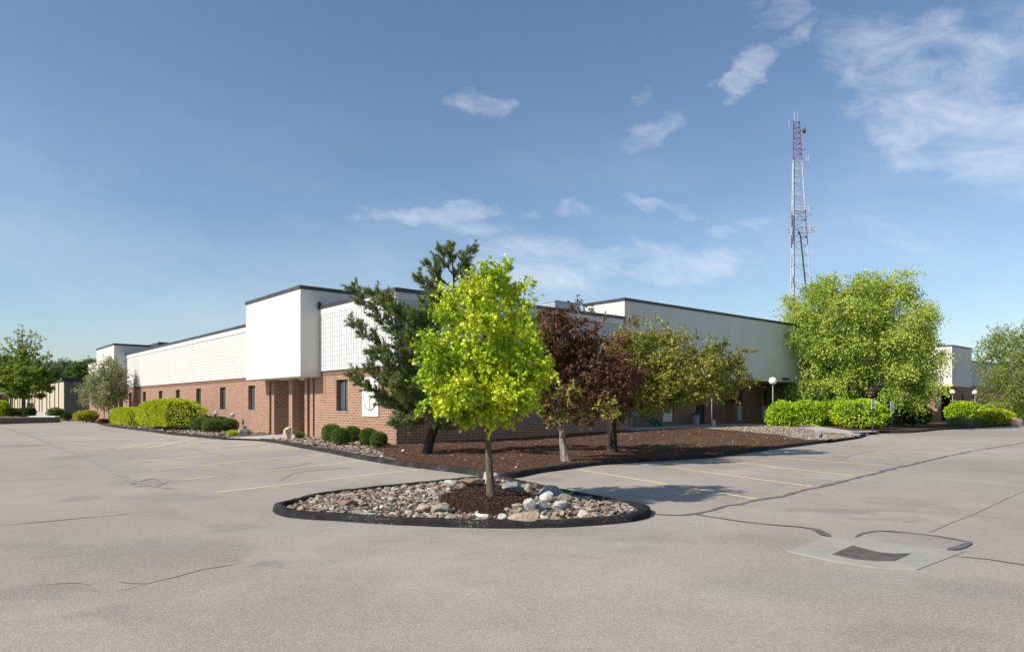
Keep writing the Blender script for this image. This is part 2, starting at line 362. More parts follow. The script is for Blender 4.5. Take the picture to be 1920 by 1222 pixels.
def leaf(name, c1, c2, c3=None, trans=.4, rough=.45, spec=.35, hl=None):
    m = bpy.data.materials.new(name); m.use_nodes = True; t = m.node_tree; n = N(t); b = t.nodes['Principled BSDF']
    g = n.new('ShaderNodeNewGeometry')
    c = n.mix(g.outputs['Random Per Island'], c1, c2)
    if c3:
        f = n.ramp(n.noise(objco(n), .9 if hl is None else hl, 3, .6), .46, .60)
        c = n.mix(f, c, c3)
    n.put(b.inputs['Base Color'], c); b.inputs['Roughness'].default_value = rough; b.inputs['Specular IOR Level'].default_value = spec
    tr = n.new('ShaderNodeBsdfTranslucent'); n.put(tr.inputs[0], n.mix(1.0, c, (1.25,1.2,.7), 'MULTIPLY'))
    mx = n.new('ShaderNodeMixShader'); mx.inputs[0].default_value = trans; n.L.new(b.outputs[0], mx.inputs[1]); n.L.new(tr.outputs[0], mx.inputs[2])
    n.L.new(mx.outputs[0], t.nodes['Material Output'].inputs[0]); return m
M['lf_lime'] = leaf('leaf_lime', (.38,.50,.010), (.64,.70,.035), (.30,.43,.012), trans=.22, spec=.5, hl=1.6)
M['lf_pine'] = leaf('needle_pine', (.10,.145,.03), (.24,.29,.09), trans=.15, rough=.5)
M['lf_purple'] = leaf('leaf_purple', (.075,.032,.020), (.20,.092,.052), (.15,.10,.035), trans=.18, hl=.7, spec=.3)
M['lf_bronze'] = leaf('leaf_bronze', (.17,.085,.045), (.30,.16,.08), trans=.22, spec=.35)
M['lf_olive'] = leaf('leaf_olive', (.25,.26,.035), (.46,.44,.10), (.15,.19,.025), trans=.30, hl=1.1)
M['lf_green'] = leaf('leaf_green', (.07,.12,.02), (.16,.23,.05), trans=.3)
M['lf_willow'] = leaf('leaf_fresh', (.31,.41,.04), (.52,.58,.11), (.26,.36,.045), trans=.20, hl=.5)
M['lf_right'] = leaf('leaf_fresh_soft', (.18,.24,.045), (.35,.40,.11), trans=.4)
M['lf_oak'] = leaf('leaf_mid', (.14,.20,.02), (.38,.46,.06), trans=.35)
M['lf_birch'] = leaf('leaf_birch', (.10,.14,.04), (.48,.50,.28), trans=.35)
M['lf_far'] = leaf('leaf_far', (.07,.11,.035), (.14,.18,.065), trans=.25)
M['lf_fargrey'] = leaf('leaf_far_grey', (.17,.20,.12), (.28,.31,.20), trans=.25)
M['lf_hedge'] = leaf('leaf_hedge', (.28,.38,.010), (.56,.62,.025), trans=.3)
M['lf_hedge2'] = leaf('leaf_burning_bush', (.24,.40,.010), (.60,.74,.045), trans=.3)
M['lf_gold'] = leaf('leaf_gold', (.30,.31,.015), (.52,.46,.03), trans=.3)
M['lf_box'] = leaf('leaf_boxwood', (.06,.12,.016), (.20,.30,.055), trans=.2)
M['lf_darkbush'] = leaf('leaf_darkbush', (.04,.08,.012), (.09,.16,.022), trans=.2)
M['lf_red'] = leaf('leaf_red', (.12,.05,.035), (.20,.10,.05), trans=.2)
M['lf_grass'] = leaf('leaf_tuft', (.18,.23,.09), (.36,.40,.20), trans=.25)
M['core'] = mat('shrub_dark_core', (.030,.036,.014), .95)  # dark filler colour, painted in for the shaded depth between the leaves
# ================================================================ SETTING
def sheet(name, pts, z, m, kind='structure'):
    b = bmesh.new(); f = b.faces.new([b.verts.new((p[0], p[1], z)) for p in pts]); b.normal_update()
    if f.normal.z < 0: f.normal_flip()
    bmesh.ops.triangulate(b, faces=b.faces[:])
    me = bpy.data.meshes.new(name); b.to_mesh(me); me.materials.append(m); o = bpy.data.objects.new(name, me); COL.objects.link(o)
    return tag(o, kind=kind)
def terrain(name, poly, step, hf, m, kind='structure'):
    b = bmesh.new(); b.faces.new([b.verts.new((p[0], p[1], 0)) for p in poly]); bmesh.ops.triangulate(b, faces=b.faces[:])
    xs = [p[0] for p in poly]; ys = [p[1] for p in poly]
    for lo, hi, no in ((min(xs), max(xs), (1,0,0)), (min(ys), max(ys), (0,1,0))):
        t = lo + step * .5
        while t < hi:
            bmesh.ops.bisect_plane(b, geom=b.verts[:] + b.edges[:] + b.faces[:], plane_co=(t*no[0], t*no[1], 0), plane_no=no, dist=1e-5); t += step
    bmesh.ops.triangulate(b, faces=b.faces[:])
    for v in b.verts: v.co.z = hf(v.co.x, v.co.y)
    b.normal_update()
    for f in b.faces:
        if f.normal.z < 0: f.normal_flip()
        f.smooth = True
    me = bpy.data.meshes.new(name); b.to_mesh(me); b.free(); me.materials.append(m); o = bpy.data.objects.new(name, me); COL.objects.link(o)
    return tag(o, kind=kind)
def inside(x, y, poly):
    r = False; j = len(poly) - 1
    for i in range(len(poly)):
        xi, yi = poly[i][0], poly[i][1]; xj, yj = poly[j][0], poly[j][1]
        if (yi > y) != (yj > y) and x < (xj - xi) * (y - yi) / (yj - yi) + xi: r = not r
        j = i
    return r
def edist(x, y, poly):
    d = 1e9; p = Vector((x, y))
    for i in range(len(poly)):
        a = Vector(poly[i][:2]); c = Vector(poly[(i+1) % len(poly)][:2]); ab = c - a
        t = max(0, min(1, (p - a).dot(ab) / max(ab.length_squared, 1e-9))); d = min(d, (p - a - ab * t).length)
    return d
def smooth_path(pts, closed, step=.10):
    n = len(pts); out = []
    rng = range(n) if closed else range(n - 1)
    for i in rng:
        g = (lambda k: pts[k % n]) if closed else (lambda k: pts[max(0, min(n-1, k))])
        p0, p1, p2, p3 = [Vector(g(i+k)[:2]) for k in (-1,0,1,2)]
        m = max(1, int((p2 - p1).length / step))
        for k in range(m):
            t = k / m
            out.append(.5 * ((2*p1) + (p2-p0)*t + (2*p0-5*p1+4*p2-p3)*t*t + (3*p1-p0-3*p2+p3)*t**3))
    if not closed: out.append(Vector(pts[-1][:2]))
    return out
def kerb(pts, closed=False, wd=.20, h=.13, m=None, name='kerb', z0=0.0):
    pa = smooth_path(pts, closed); n = len(pa); b = MB(); rnd = random.Random(5)
    prof = [(-.56,-.25),(-.47,.60),(-.40,.90),(-.1,1.0),(.1,1.0),(.40,.90),(.47,.60),(.56,-.25)]; k = len(prof); vs = []
    for i, p in enumerate(pa):
        t = (pa[(i+1) % n] - pa[i-1]) if closed else (pa[min(i+1,n-1)] - pa[max(i-1,0)])
        t.normalize(); nn = Vector((-t.y, t.x))
        hh = h * (1 + .16 * mnoise.noise((p.x*1.3, p.y*1.3, 1)) + .10 * mnoise.noise((p.x*7, p.y*7, 1))); o = .03 * mnoise.noise((p.x*1.6, p.y*1.6, 7)) + .012 * mnoise.noise((p.x*9, p.y*9, 7))
        if not closed: hh *= min(1, .35 + min(i, n-1-i) * .35)
        for a, c in prof: q = p + nn * (a * wd + o); vs.append((q.x, q.y, z0 + c * hh + rnd.uniform(-.004,.004)))
    fs = []
    for i in range(n if closed else n - 1):
        for j in range(k - 1): fs.append((i*k+j, ((i+1) % n)*k+j, ((i+1) % n)*k+j+1, i*k+j+1))
    if not closed: fs += [tuple(range(k)), tuple(range((n-1)*k, n*k))[::-1]]
    b.add(vs, fs); o = b.build(name, m or M['kerb'], smooth=True)
    bm = bmesh.new(); bm.from_mesh(o.data); bmesh.ops.recalc_face_normals(bm, faces=bm.faces[:]); bm.to_mesh(o.data); bm.free()
    return tag(o, kind='structure')
sheet('ground', [(-2500,-2500),(2500,-2500),(2500,2500),(-2500,2500)], -.06, M['lawn'])
LOT = [(-150,-40),(90,-40),(90,70),(40,70),(30,60),(-33,60),(-36,63.5),(-62,63.5),(-150,60)]
sheet('parking_lot', LOT, 0, M['asphalt'])
far = [G(0,796),(0,0,0)]
# painted bay lines
def stripe(name, p, q, wd, z, m, kind='structure'):
    p = Vector(p[:2]); q = Vector(q[:2]); t = (q - p).normalized(); nn = Vector((-t.y, t.x)) * wd / 2
    return sheet(name, [p + nn, p - nn, q - nn, q + nn], z, m, kind)
for a, b_ in [((800,878.5),(405,923)),((705,861.5),(338,900)),((627,849),(285,881)),((561,840),(243,867)),((498,829),(380,841.5)),((420,822),(330,837)),((372,821),(275,839)),((313,826),(218,842)),((255,834),(158,844)),
              ((1085,880.5),(1418,935)),((1250,875),(1523,912)),((1325,860.5),(1600,892)),((1440,856),(1660,873)),((1500,848),(1720,862)),((1560,842),(1760,852)),((1600,835),(1790,843))]:
    stripe('parking_line', G(*a), G(*b_), .10, .004, M['paint_yellow'])
def ribbon(name, pts, wd, z, m, jit=.5):
    pa = smooth_path(pts, False, .12); b = MB(); vs = []; n = len(pa)
    for i, p in enumerate(pa):
        t = (pa[min(i+1,n-1)] - pa[max(i-1,0)]).normalized(); nn = Vector((-t.y, t.x))
        o = .6 * wd * jit * mnoise.noise((p.x*1.7, p.y*1.7, 3)) + .35*wd*mnoise.noise((p.x*7, p.y*7, 3))
        ww = wd * (.5 + .35 * jit * mnoise.noise((p.x*2.3, p.y*2.3, 9)) + .2*jit*mnoise.noise((p.x*11, p.y*11, 9)))
        if i in (0, n-1): ww *= .2
        vs += [(*(p + nn*(o+ww)), z), (*(p + nn*(o-ww)), z)]
    b.add(vs, [(2*i, 2*i+1, 2*i+3, 2*i+2) for i in range(n-1)])
    return tag(b.build(name, m), kind='structure')
def R_(name, px, wd, m, z=.006, jit=1): return ribbon(name, [G(*p) for p in px], wd, z, m, jit)
R_('sealed_crack', [(1218,962),(1260,966),(1300,963.5),(1360,950),(1420,938),(1480,926),(1560,907),(1640,888),(1720,868),(1800,850),(1870,838),(1925,829)], .085, M['tar'], .006, 1.6)
R_('sealed_crack', [(1300,964),(1370,975),(1440,983),(1500,988),(1535,993),(1553,1005)], .04, M['tar'], .008, 1.6)
R_('sealed_crack', [(1515,990),(1532,995),(1556,1006)], .10, M['tar'], .010)
R_('sealed_crack', [(1790,1043),(1850,1048),(1900,1056),(1960,1064)], .035, M['tar'])
R_('crack', [(1740,998),(1780,980),(1820,965),(1870,942),(1925,918)], .03, M['faint_tar'])
R_('crack', [(-40,987),(60,980),(140,972),(250,963)], .035, M['faint_tar'])
R_('crack', [(0,800),(60,818),(110,838),(170,862),(215,886),(250,902),(320,916)], .09, M['faint_tar'], .006, 1.9)
R_('crack', [(-30,842),(90,832),(190,826),(310,817)], .05, M['faint_tar'])
R_('crack', [(205,1082),(222,1090),(245,1093),(275,1094),(300,1087),(330,1081),(380,1067),(420,1061),(452,1055)], .018, M['faint_tar'])
R_('crack', [(0,902),(60,899),(160,895)], .03, M['faint_tar'])
R_('crack', [(275,1094),(240,1104),(200,1110),(160,1104)], .014, M['faint_tar'], .006, 1.6)
R_('crack', [(60,1098),(110,1094),(150,1093),(172,1098)], .014, M['faint_tar'], .006, 1.6)
R_('tyre_mark', [(400,893),(450,888),(520,879),(580,868)], .05, M['faint_tar'], .006, .8)
R_('tyre_mark', [(1575,862),(1600,852),(1640,846),(1672,850),(1684,862),(1682,876)], .06, M['faint_tar'], .006, .6)
R_('tyre_mark', [(245,908),(285,897),(308,905),(285,911),(250,911)], .06, M['faint_tar'], .008, .6)
R_('crack', [(345,840),(370,843),(395,850),(420,853)], .10, M['faint_tar'], .006, 1.2)
R_('tyre_mark', [(525,900),(550,887),(600,881),(660,876)], .07, M['faint_tar'], .006, .6)
# asphalt patch behind the drain, sealed at its edges
sheet('asphalt_patch', [G(*p) for p in [(1606,1008),(1622,1001),(1650,996.5),(1700,999.5),(1760,1006),(1817,1017),(1780,1034),(1700,1024)]], .004, M['patch'])
R_('sealed_crack', [(1603,1008),(1622,1000.5),(1650,996),(1700,999),(1760,1006),(1819,1017)], .05, M['tar'], .009)
R_('sealed_crack', [(1820,1017),(1800,1025),(1782,1033)], .07, M['tar'], .012)
# storm drain
dr = empty('storm_drain', G(1650,1038), 'square iron storm drain sunk in a pale concrete apron in the asphalt', 'drain')
def rel(o, pts): return [Vector((p[0]-o.location.x, p[1]-o.location.y, (p[2] if len(p) > 2 else 0))) for p in pts]
ap = rel(dr, [G(*p) for p in [(1475,1033),(1512,1019),(1552,1007),(1604,1008),(1700,1022),(1808,1035),(1765,1051),(1718,1069),(1640,1064),(1560,1052)]])
gr = rel(dr, [G(*p) for p in [(1560,1040),(1599,1023.5),(1622,1030),(1650,1036.5),(1676,1039),(1708,1038.5),(1677,1053),(1640,1052.5),(1600,1049)]])
def slab(pts, z0, z1):
    b = MB(); n = len(pts); b.add([(p.x,p.y,z0) for p in pts] + [(p.x,p.y,z1) for p in pts], [tuple(range(n-1,-1,-1)), tuple(range(n,2*n))] + [(i,(i+1)%n,n+(i+1)%n,n+i) for i in range(n)]); return b
slab(ap, -.03, .007).build('apron', M['apron'], dr)
gp = slab(gr, .002, .011).build('grate', M['grate'], dr)
b = MB(); c_ = sum(gr, Vector())/len(gr); e1 = (gr[1]-gr[0]); e2 = (gr[5]-gr[1])
for i in range(0):
    t = i/15; p0 = gr[1].lerp(gr[5], t); p1 = gr[0].lerp(gr[6], t); b.tube([p0.lerp(p1,.08)+Vector((0,0,.012)), p0.lerp(p1,.92)+Vector((0,0,.012))], .009, 4)

# ---- main bed
LK = [G(*p) for p in [(489,826.5),(520,830),(568,839),(617,848),(667,858),(749,872),(820,880.5),(864,886),(909,892),(935,896)]]
RK = [G(*p) for p in [(935,896),(962,895),(1000,887),(1060,879),(1110,872.5),(1180,867),(1240,863.5),(1340,857),(1400,848),(1460,840.5),(1535,831),(1580,825.5),(1612,820),(1620,815.5)]]
kerb(LK + RK[1:], False, .20, .115)
def XY(l): return [(p[0], p[1]) for p in l]
LKl = [G(*p) for p in [(160,789.5),(180,792.5),(200,798),(241,804),(280,808.5),(323,814.5),(370,819),(422,824)]]
kerb(LKl, False, .2, .12)
bc = UV(0,0)
gb = [G(*p, bedh) for p in [(1612,817.5),(1550,826),(1515,824),(1455,813.5),(1420,809.5),(1380,806.5),(1345,805.5),(1325,803)]]     # mulch / gravel border
gt = [G(*p, bedh) for p in [(1340,797.5),(1380,797.5),(1442,797.5),(1485,800),(1550,809),(1608,815)]]       # gravel / path border
patio0 = UV(12.2, -.9); mz = UV(12.2, 0)
mul = XY([LK[5], LK[6], LK[7], LK[8], LK[9]]) + XY(RK[1:-2]) + XY(gb) + [tuple(UV(18.0,-1.1)), tuple(UV(14.5,-1.0)), tuple(patio0), tuple(UV(12.2,.1)), tuple(UV(-.1,.1)), tuple(UV(-.35,-.35))] + [tuple(UV(-1.2,.1))]
def bedn(x, y): return bedh(x, y) + .035 * mnoise.noise((x*1.1, y*1.1, 0)) + .018*mnoise.noise((x*4, y*4, 5))
terrain('mulch_bed', mul, .3, bedn, M['mulch'])
rockb = [tuple(UV(-1.2,.1)), tuple(UV(-.35,-.35)), tuple(UV(-.1,.1)), tuple(UV(.1, 6.15))] + XY([G(522,822.5,.1), LK[0]]) + XY(LK[1:6])
terrain('rock_bed', rockb, .35, lambda x, y: bedn(x, y) - .012, M['soil'])
walk = XY([LKl[-1], LK[0], G(522,822.5,.1)]) + [tuple(UV(.05,6.5)), tuple(UV(2.6,6.5)), tuple(UV(2.6,11.2)), tuple(UV(.05,11.2)), tuple(UV(-.9,12.6))]
terrain('entrance_path', walk, .8, lambda x, y: .075, M['concrete'])
leftb = XY(LKl) + [tuple(UV(-.9,12.6)), tuple(UV(.05,11.2)), tuple(UV(.05,58)), tuple(UV(-7,60))]
terrain('rock_bed', leftb, .5, lambda x, y: bedn(x, y) - .012, M['soil'])
gravp = XY(gb) + [tuple(UV(18.0,-1.1))] + XY(gt)
terrain('gravel_strip', gravp, .4, lambda x, y: bedn(x, y) + .004, M['soil'])
pathp = [tuple(patio0), tuple(UV(14.5,-1.0)), tuple(UV(18.0,-1.1))] + XY(gt) + XY([G(1614,816.2,.1), G(1640,811.5), G(1600,806.5, bedh), G(1540,801, bedh), G(1490,796, bedh)]) + [tuple(UV(29,-.6)), tuple(UV(34,3.15)), tuple(UV(12.2,3.15)), tuple(UV(12.2,.1))]
terrain('sidewalk', pathp, .8, lambda x, y: bedh(x, y) + .012 - .09 * S(11, 19, toUV(x, y)[0]) * (1 - S(-8, -4.2, toUV(x, y)[1])), M['concrete'])
# second bed on the right with its kerb
K2 = [G(*p) for p in [(1640,811.5),(1680,812),(1720,810),(1760,806),(1800,803.5),(1850,801),(1900,797),(1990,792)]]
kerb(K2, False, .2, .11)
bed2 = XY(K2) + [tuple(UV(90,-4)), tuple(UV(90,1)), tuple(UV(56,1)), tuple(UV(52,1)), tuple(UV(44,6)), tuple(UV(34,3.15)), tuple(UV(29,-.6))] + XY([G(1490,796,bedh), G(1540,801,bedh), G(1600,806.5,bedh)])
terrain('mulch_bed', bed2, .6, lambda x, y: bedh(x, y) + .01*mnoise.noise((x, y, 0)), M['mulch'])
sheet('concrete_pad', [G(*p, .14) for p in [(1585,806),(1618,805),(1650,809.5),(1600,810.5)]], .15, M['concrete'])
# ---- island
IT = [G(*p, .09) for p in [(527,941.5),(560,933),(615,921),(731,908.5),(847,897),(905,892.5),(935,891),(962,897),(1020,910),(1078,920.5),(1155,935),(1194,942.5)]]
IB = [G(*p) for p in [(1210,962),(1194,973),(1136,981),(1040,987),(924,988),(770,983),(654,976),(550,968.5),(524,957)]]
IS = IT + IB; ISL = smooth_path(IS, True, .3)
kerb(IS, True, .155, .092)
MND = [G(*p, .12) for p in [(826,944),(822,932),(845,917),(880,908),(930,905),(975,914),(1003,924),(998,936),(965,950),(935,961),(880,956)]]
MP = smooth_path(MND, True, .2)
def islh(x, y): return .045 + .05 * S(0, .9, edist(x, y, ISL)) + (.05 * S(0, .5, edist(x, y, MP)) if inside(x, y, MP) else 0) + .012 * mnoise.noise((x*3, y*3, 0))
terrain('island_bed', [tuple(p) for p in ISL], .25, lambda x, y: islh(x, y) - .02, M['soil'])
terrain('mulch_mound', [tuple(p) for p in MP], .10, lambda x, y: islh(x, y) + .004 + .012*mnoise.noise((x*12, y*12, 2)), M['mulch_dark'])
# ---- stones
def proto(rnd, flat=.6, n=11):
    b = bmesh.new()
    for _ in range(n):
        v = Vector((rnd.gauss(0,1), rnd.gauss(0,1), rnd.gauss(0,1))).normalized(); v = Vector((v.x*rnd.uniform(.8,1), v.y*rnd.uniform(.5,.8), v.z*flat*rnd.uniform(.75,1))); b.verts.new(v)
    r = bmesh.ops.convex_hull(b, input=b.verts[:]); 
    bmesh.ops.delete(b, geom=[g for g in r['geom_interior'] if isinstance(g, bmesh.types.BMVert)], context='VERTS')
    b.verts.index_update(); vs = np.array([v.co[:] for v in b.verts]); fs = [tuple(v.index for v in f.verts) for f in b.faces]; b.free(); return vs, fs
_r = random.Random(11); PROT = [proto(_r, _r.uniform(.35,.7)) for _ in range(24)]
def stones(name, poly, n, s0, s1, hf, m, seed, excl=None, flat=1, group=None):
    rnd = random.Random(seed); b = MB(); xs = [p[0] for p in poly]; ys = [p[1] for p in poly]; k = 0; tries = 0
    while k < n and tries < n * 30:
        tries += 1; x = rnd.uniform(min(xs), max(xs)); y = rnd.uniform(min(ys), max(ys))
        if not inside(x, y, poly) or (excl and excl(x, y)): continue
        vs, fs = PROT[rnd.randrange(24)]; s = s0 + (s1 - s0) * rnd.random() ** 2.4
        Mx = np.array(Matrix.Rotation(rnd.uniform(0, 6.28), 3, 'Z') @ Matrix.Rotation(rnd.uniform(-.45,.45), 3, 'X') @ Matrix.Rotation(rnd.uniform(-.35,.35), 3, 'Y'))
        v = (vs * np.array([s, s, s*.72])) @ Mx.T + np.array([x, y, hf(x, y) + s * rnd.uniform(.05,.35)]); b.add(v.tolist(), fs); k += 1
    return tag(b.build(name, m), kind='stuff')
inM = lambda x, y: inside(x, y, MP) and edist(x, y, MP) > .06
nk = lambda poly, d: (lambda x, y: edist(x, y, poly) < d)
stones('landscape_stones', [tuple(p) for p in ISL], 4800, .018, .095, lambda x, y: islh(x, y) - .01, M['stones'], 1, lambda x, y: inM(x, y) or edist(x, y, ISL) < .13)
stones('landscape_stones', rockb, 2200, .03, .12, bedh, M['stones'], 2, lambda x, y: edist(x, y, XY(LK)) < .13 and toUV(x,y)[0] < -1)
stones('landscape_stones', leftb, 2600, .04, .16, bedh, M['stones'], 3, lambda x, y: toUV(x,y)[1] > 34 or edist(x, y, XY(LKl)) < .1)
stones('river_gravel', gravp, 3200, .025, .075, bedh, M['gravel'], 4)
# scattered bark chips
def chips(poly, n, hf, m, seed, s=.05):
    rnd = random.Random(seed); b = MB(); xs = [p[0] for p in poly]; ys = [p[1] for p in poly]; k = 0
    while k < n:
        x = rnd.uniform(min(xs), max(xs)); y = rnd.uniform(min(ys), max(ys))
        if not inside(x, y, poly): continue
        a = rnd.uniform(0, 6.28); l = s*rnd.uniform(.4,1); w_ = l*rnd.uniform(.2,.5); z = hf(x, y)+.012; t = rnd.uniform(-.5,.5)*l
        c, s_ = math.cos(a), math.sin(a)
        b.add([(x-c*l-s_*w_, y-s_*l+c*w_, z-t), (x-c*l+s_*w_, y-s_*l-c*w_, z-t), (x+c*l+s_*w_, y+s_*l-c*w_, z+t), (x+c*l-s_*w_, y+s_*l+c*w_, z+t+.01)], [(0,1,2,3)]); k += 1
    return tag(b.build('bark_chips', m), kind='stuff')
M['chip'] = mat('bark_chip', rough=.9, fn=stone_fn([(.13,.05,.03),(.06,.026,.016),(.20,.09,.05),(.09,.04,.024),(.34,.22,.13),(.05,.02,.014)]))
M['chip2'] = mat('bark_crumb', rough=.95, spec=.1, fn=stone_fn([(.07,.035,.022),(.04,.02,.014),(.10,.05,.03),(.055,.03,.02),(.16,.10,.07),(.03,.014,.01)]))
chips(mul, 9000, bedn, M['chip'], 8, .032); chips([tuple(p) for p in MP], 3800, islh, M['chip2'], 9, .016)
M['pale_chip'] = mat('pale_debris', (.5,.42,.33), .9)
chips(mul, 220, bedn, M['pale_chip'], 18, .05)
# ---- single boulders
def boulder(px, py, wpx, hpx, m, label, hf, seed, n=16, fl=None, ang=None, Y=None):
    g = G(px, py, hf); rnd = random.Random(seed); s = 1.05 * wpx / F * g.y / 2; hz = 1.1 * hpx / F * g.y; dp = s*rnd.uniform(.55,.8)
    b = bmesh.new(); bmesh.ops.create_icosphere(b, subdivisions=4, radius=1)
    pl = []
    for _ in range(n-3): pl.append((Vector((rnd.gauss(0,1), rnd.gauss(0,1), rnd.gauss(0,.9))).normalized(), rnd.uniform(.52,.82)))
    for v in b.verts:
        for nn, d in pl:
            q = v.co.dot(nn) - d
            if q > 0: v.co -= nn*q
        v.co += v.co.normalized()*(.05*mnoise.noise(v.co*2.5 + Vector((seed,0,0))) + .025*mnoise.noise(v.co*9 + Vector((seed,0,0))))
    zmin = min(v.co.z for v in b.verts); zmax = max(v.co.z for v in b.verts); xm = max(abs(v.co.x) for v in b.verts); ym = max(abs(v.co.y) for v in b.verts)
    for v in b.verts: v.co = Vector((v.co.x/xm*s, v.co.y/ym*dp, (v.co.z-zmin)/(zmax-zmin)*hz*1.15))
    me = bpy.data.meshes.new('rock'); b.to_mesh(me); b.free(); me.materials.append(m)
    o = bpy.data.objects.new('rock', me); COL.objects.link(o); o.location = (g.x, g.y, g.z - hz*.15)
    if ang is not None: o.rotation_euler = (0, 0, ang)
    return tag(o, label, 'rock', 'landscape rocks')
for i, a in enumerate([
    (918,906,30,22,'rock_white','big rounded white rock just behind the lime green tree trunk'),
    (843,912,26,12,'rock_white','flat white rock at the left back edge of the planting island'),
    (888,912,50,16,'rock_brown','wide low brown rock at the back left of the island mulch'),
    (962,922,42,18,'rock_grey','smooth grey slab rock right behind the mulch by the tree'),
    (996,918,26,12,'rock_tan','tan rock on the island right of the grey slab rock'),
    (1032,928,44,17,'rock_grey','dark grey rounded rock near the right back kerb of the island'),
    (1025,940,26,18,'rock_white','small angular white rock in front of the dark grey rounded rock'),
    (1058,943,30,17,'rock_green','mossy green brown rock right of the small angular white rock'),
    (995,960,28,24,'rock_white','brightest white boulder at the right edge of the island mulch'),
    (1016,957,26,18,'rock_grey','grey rounded rock touching the brightest white boulder'),
    (1050,953,30,14,'rock_white','chalky white rock right of the grey rounded rock'),
    (985,978,64,18,'rock_tan','long flat tan slab at the front kerb of the island'),
    (1094,976,28,19,'rock_pink','pinkish cream angular rock at the front right of the island'),
    (826,959,36,15,'rock_green','greenish grey blocky rock at the left edge of the island mulch'),
    (795,957,36,11,'rock_tan','tan flat rock left of the greenish grey blocky rock'),
    (905,973,26,10,'rock_white','flat white stone against the front kerb below the mulch'),
    (943,974,20,11,'rock_white','little white stone left of the long flat tan slab'),
    (650,947,40,10,'rock_brown','brown flat rock in the left wing of the island'),
    (970,953,26,9,'rock_tan','low tan rock left of the brightest white boulder'),
    ]): boulder(a[0], a[1], a[2], a[3], M[a[4]], a[5], islh, 20+i, ang=0)
for i, a in enumerate([
    (537,823,17,21,'rock_pink','tall pointed pinkish rock standing at the entrance path'),
    (551,823,10,8,'rock_white','pale rock between the pointed rock and the grass tuft'),
    (457,814.5,22,11,'rock_grey','pale grey rock by the brick wall left of the entrance path'),
    (756,846,8,4,'rock_white','white stone on the mulch at the brick corner'),
    (1535,820.5,14,9,'rock_grey','grey rock on the gravel strip near the kerb end'),
    (1908,797,24,14,'rock_tan','tan boulder in the bed at the right edge of the photo')]):
    boulder(a[0], a[1], a[2], a[3], M[a[4]], a[5], (lambda x, y: .1), 60+i, ang=0)
# ================================================================ BUILDINGS
def wallmb(axis, c, a0, a1, z0, z1, ops=(), th=.3, mb=None):
    """solid wall on a grid; axis 'v': runs along v, outer face at u=c; axis 'u': runs along u, outer face at v=c; thickness goes inwards"""
    mb = mb or MB(); ax = sorted({a0, a1} | {min(max(o[i], a0), a1) for o in ops for i in (0, 1)}); zx = sorted({z0, z1} | {min(max(o[i], z0), z1) for o in ops for i in (2, 3)})
    def solid(i, j):
        if i < 0 or j < 0 or i >= len(ax)-1 or j >= len(zx)-1: return False
        a = (ax[i]+ax[i+1])/2; z = (zx[j]+zx[j+1])/2
        return not any(o[0] < a < o[1] and o[2] < z < o[3] for o in ops)
    def p(a, d, z): return (c+d, a, z) if axis == 'v' else (a, c+d, z)
    fl = axis == 'v'
    def q(pts, flip=False):
        if flip: pts = pts[::-1]
        mb.add(pts, [(0,1,2,3)])
    for i in range(len(ax)-1):
        for j in range(len(zx)-1):
            if not solid(i, j): continue
            A, B, Z, W = ax[i], ax[i+1], zx[j], zx[j+1]
            q([p(A,0,Z),p(B,0,Z),p(B,0,W),p(A,0,W)], fl); q([p(A,th,Z),p(B,th,Z),p(B,th,W),p(A,th,W)], not fl)
            if not solid(i-1, j): q([p(A,0,Z),p(A,0,W),p(A,th,W),p(A,th,Z)], fl)
            if not solid(i+1, j): q([p(B,0,Z),p(B,th,Z),p(B,th,W),p(B,0,W)], fl)
            if not solid(i, j-1): q([p(A,0,Z),p(A,th,Z),p(B,th,Z),p(B,0,Z)], fl)
            if not solid(i, j+1): q([p(A,0,W),p(B,0,W),p(B,th,W),p(A,th,W)], fl)
    return mb
def bx(axis, c, a0, a1, d0, d1, z0, z1, mb):
    if axis == 'v': mb.box((c+d0, a0, z0), (c+d1, a1, z1))
    else: mb.box((a0, c+d0, z0), (a1, c+d1, z1))
def window(root, axis, c, a0, a1, z0, z1, mull=0, glass='glass', rec=.13, fw=.055, sill=True, blind=False):
    m = MB()
    bx(axis, c, a0, a0+fw, rec, rec+.07, z0, z1, m); bx(axis, c, a1-fw, a1, rec, rec+.07, z0, z1, m)
    bx(axis, c, a0+fw, a1-fw, rec, rec+.07, z0, z0+fw, m); bx(axis, c, a0+fw, a1-fw, rec, rec+.07, z1-fw, z1, m)
    for k in range(mull):
        t = a0 + (a1-a0)*(k+1)/(mull+1); bx(axis, c, t-.02, t+.02, rec+.003, rec+.06, z0+fw, z1-fw, m)
    f = m.build('window', M['frame'], root)
    g = MB(); bx(axis, c, a0+fw, a1-fw, rec+.03, rec+.04, z0+fw, z1-fw, g); g.build('pane', M[glass], f)
    if blind:
        g = MB(); bx(axis, c, a0+fw+.02, a0+(a1-a0)*.45, rec+.02, rec+.026, z0+fw, z1-fw, g); g.build('blind', M['blind'], f)
    if sill:
        s_ = MB(); bx(axis, c, a0-.02, a1+.02, -.03, rec, z0-.04, z0-.002, s_); s_.build('sill', M['metal'], f)
    return f
def boxvol(root, u0, u1, v0, v1, z0, z1, m, name='canopy', cap=.14):
    b = MB(); b.box((u0, v0, z0), (u1, v1, z1)); o = b.build(name, m, root, bevel=.012)
    c = MB(); c.box((u0-.04, v0-.04, z1), (u1+.04, v1+.04, z1+cap)); c.build('coping', M['cap'], o); return o
bd = empty('office_building', (C0.x, C0.y, 0), 'long single-storey red brick building with white block band and tall cream entrance boxes', 'building', None, ANG)
VE = 58.0; UE = 45.0; BT = 2.87; WT = 5.46; CT = 5.60
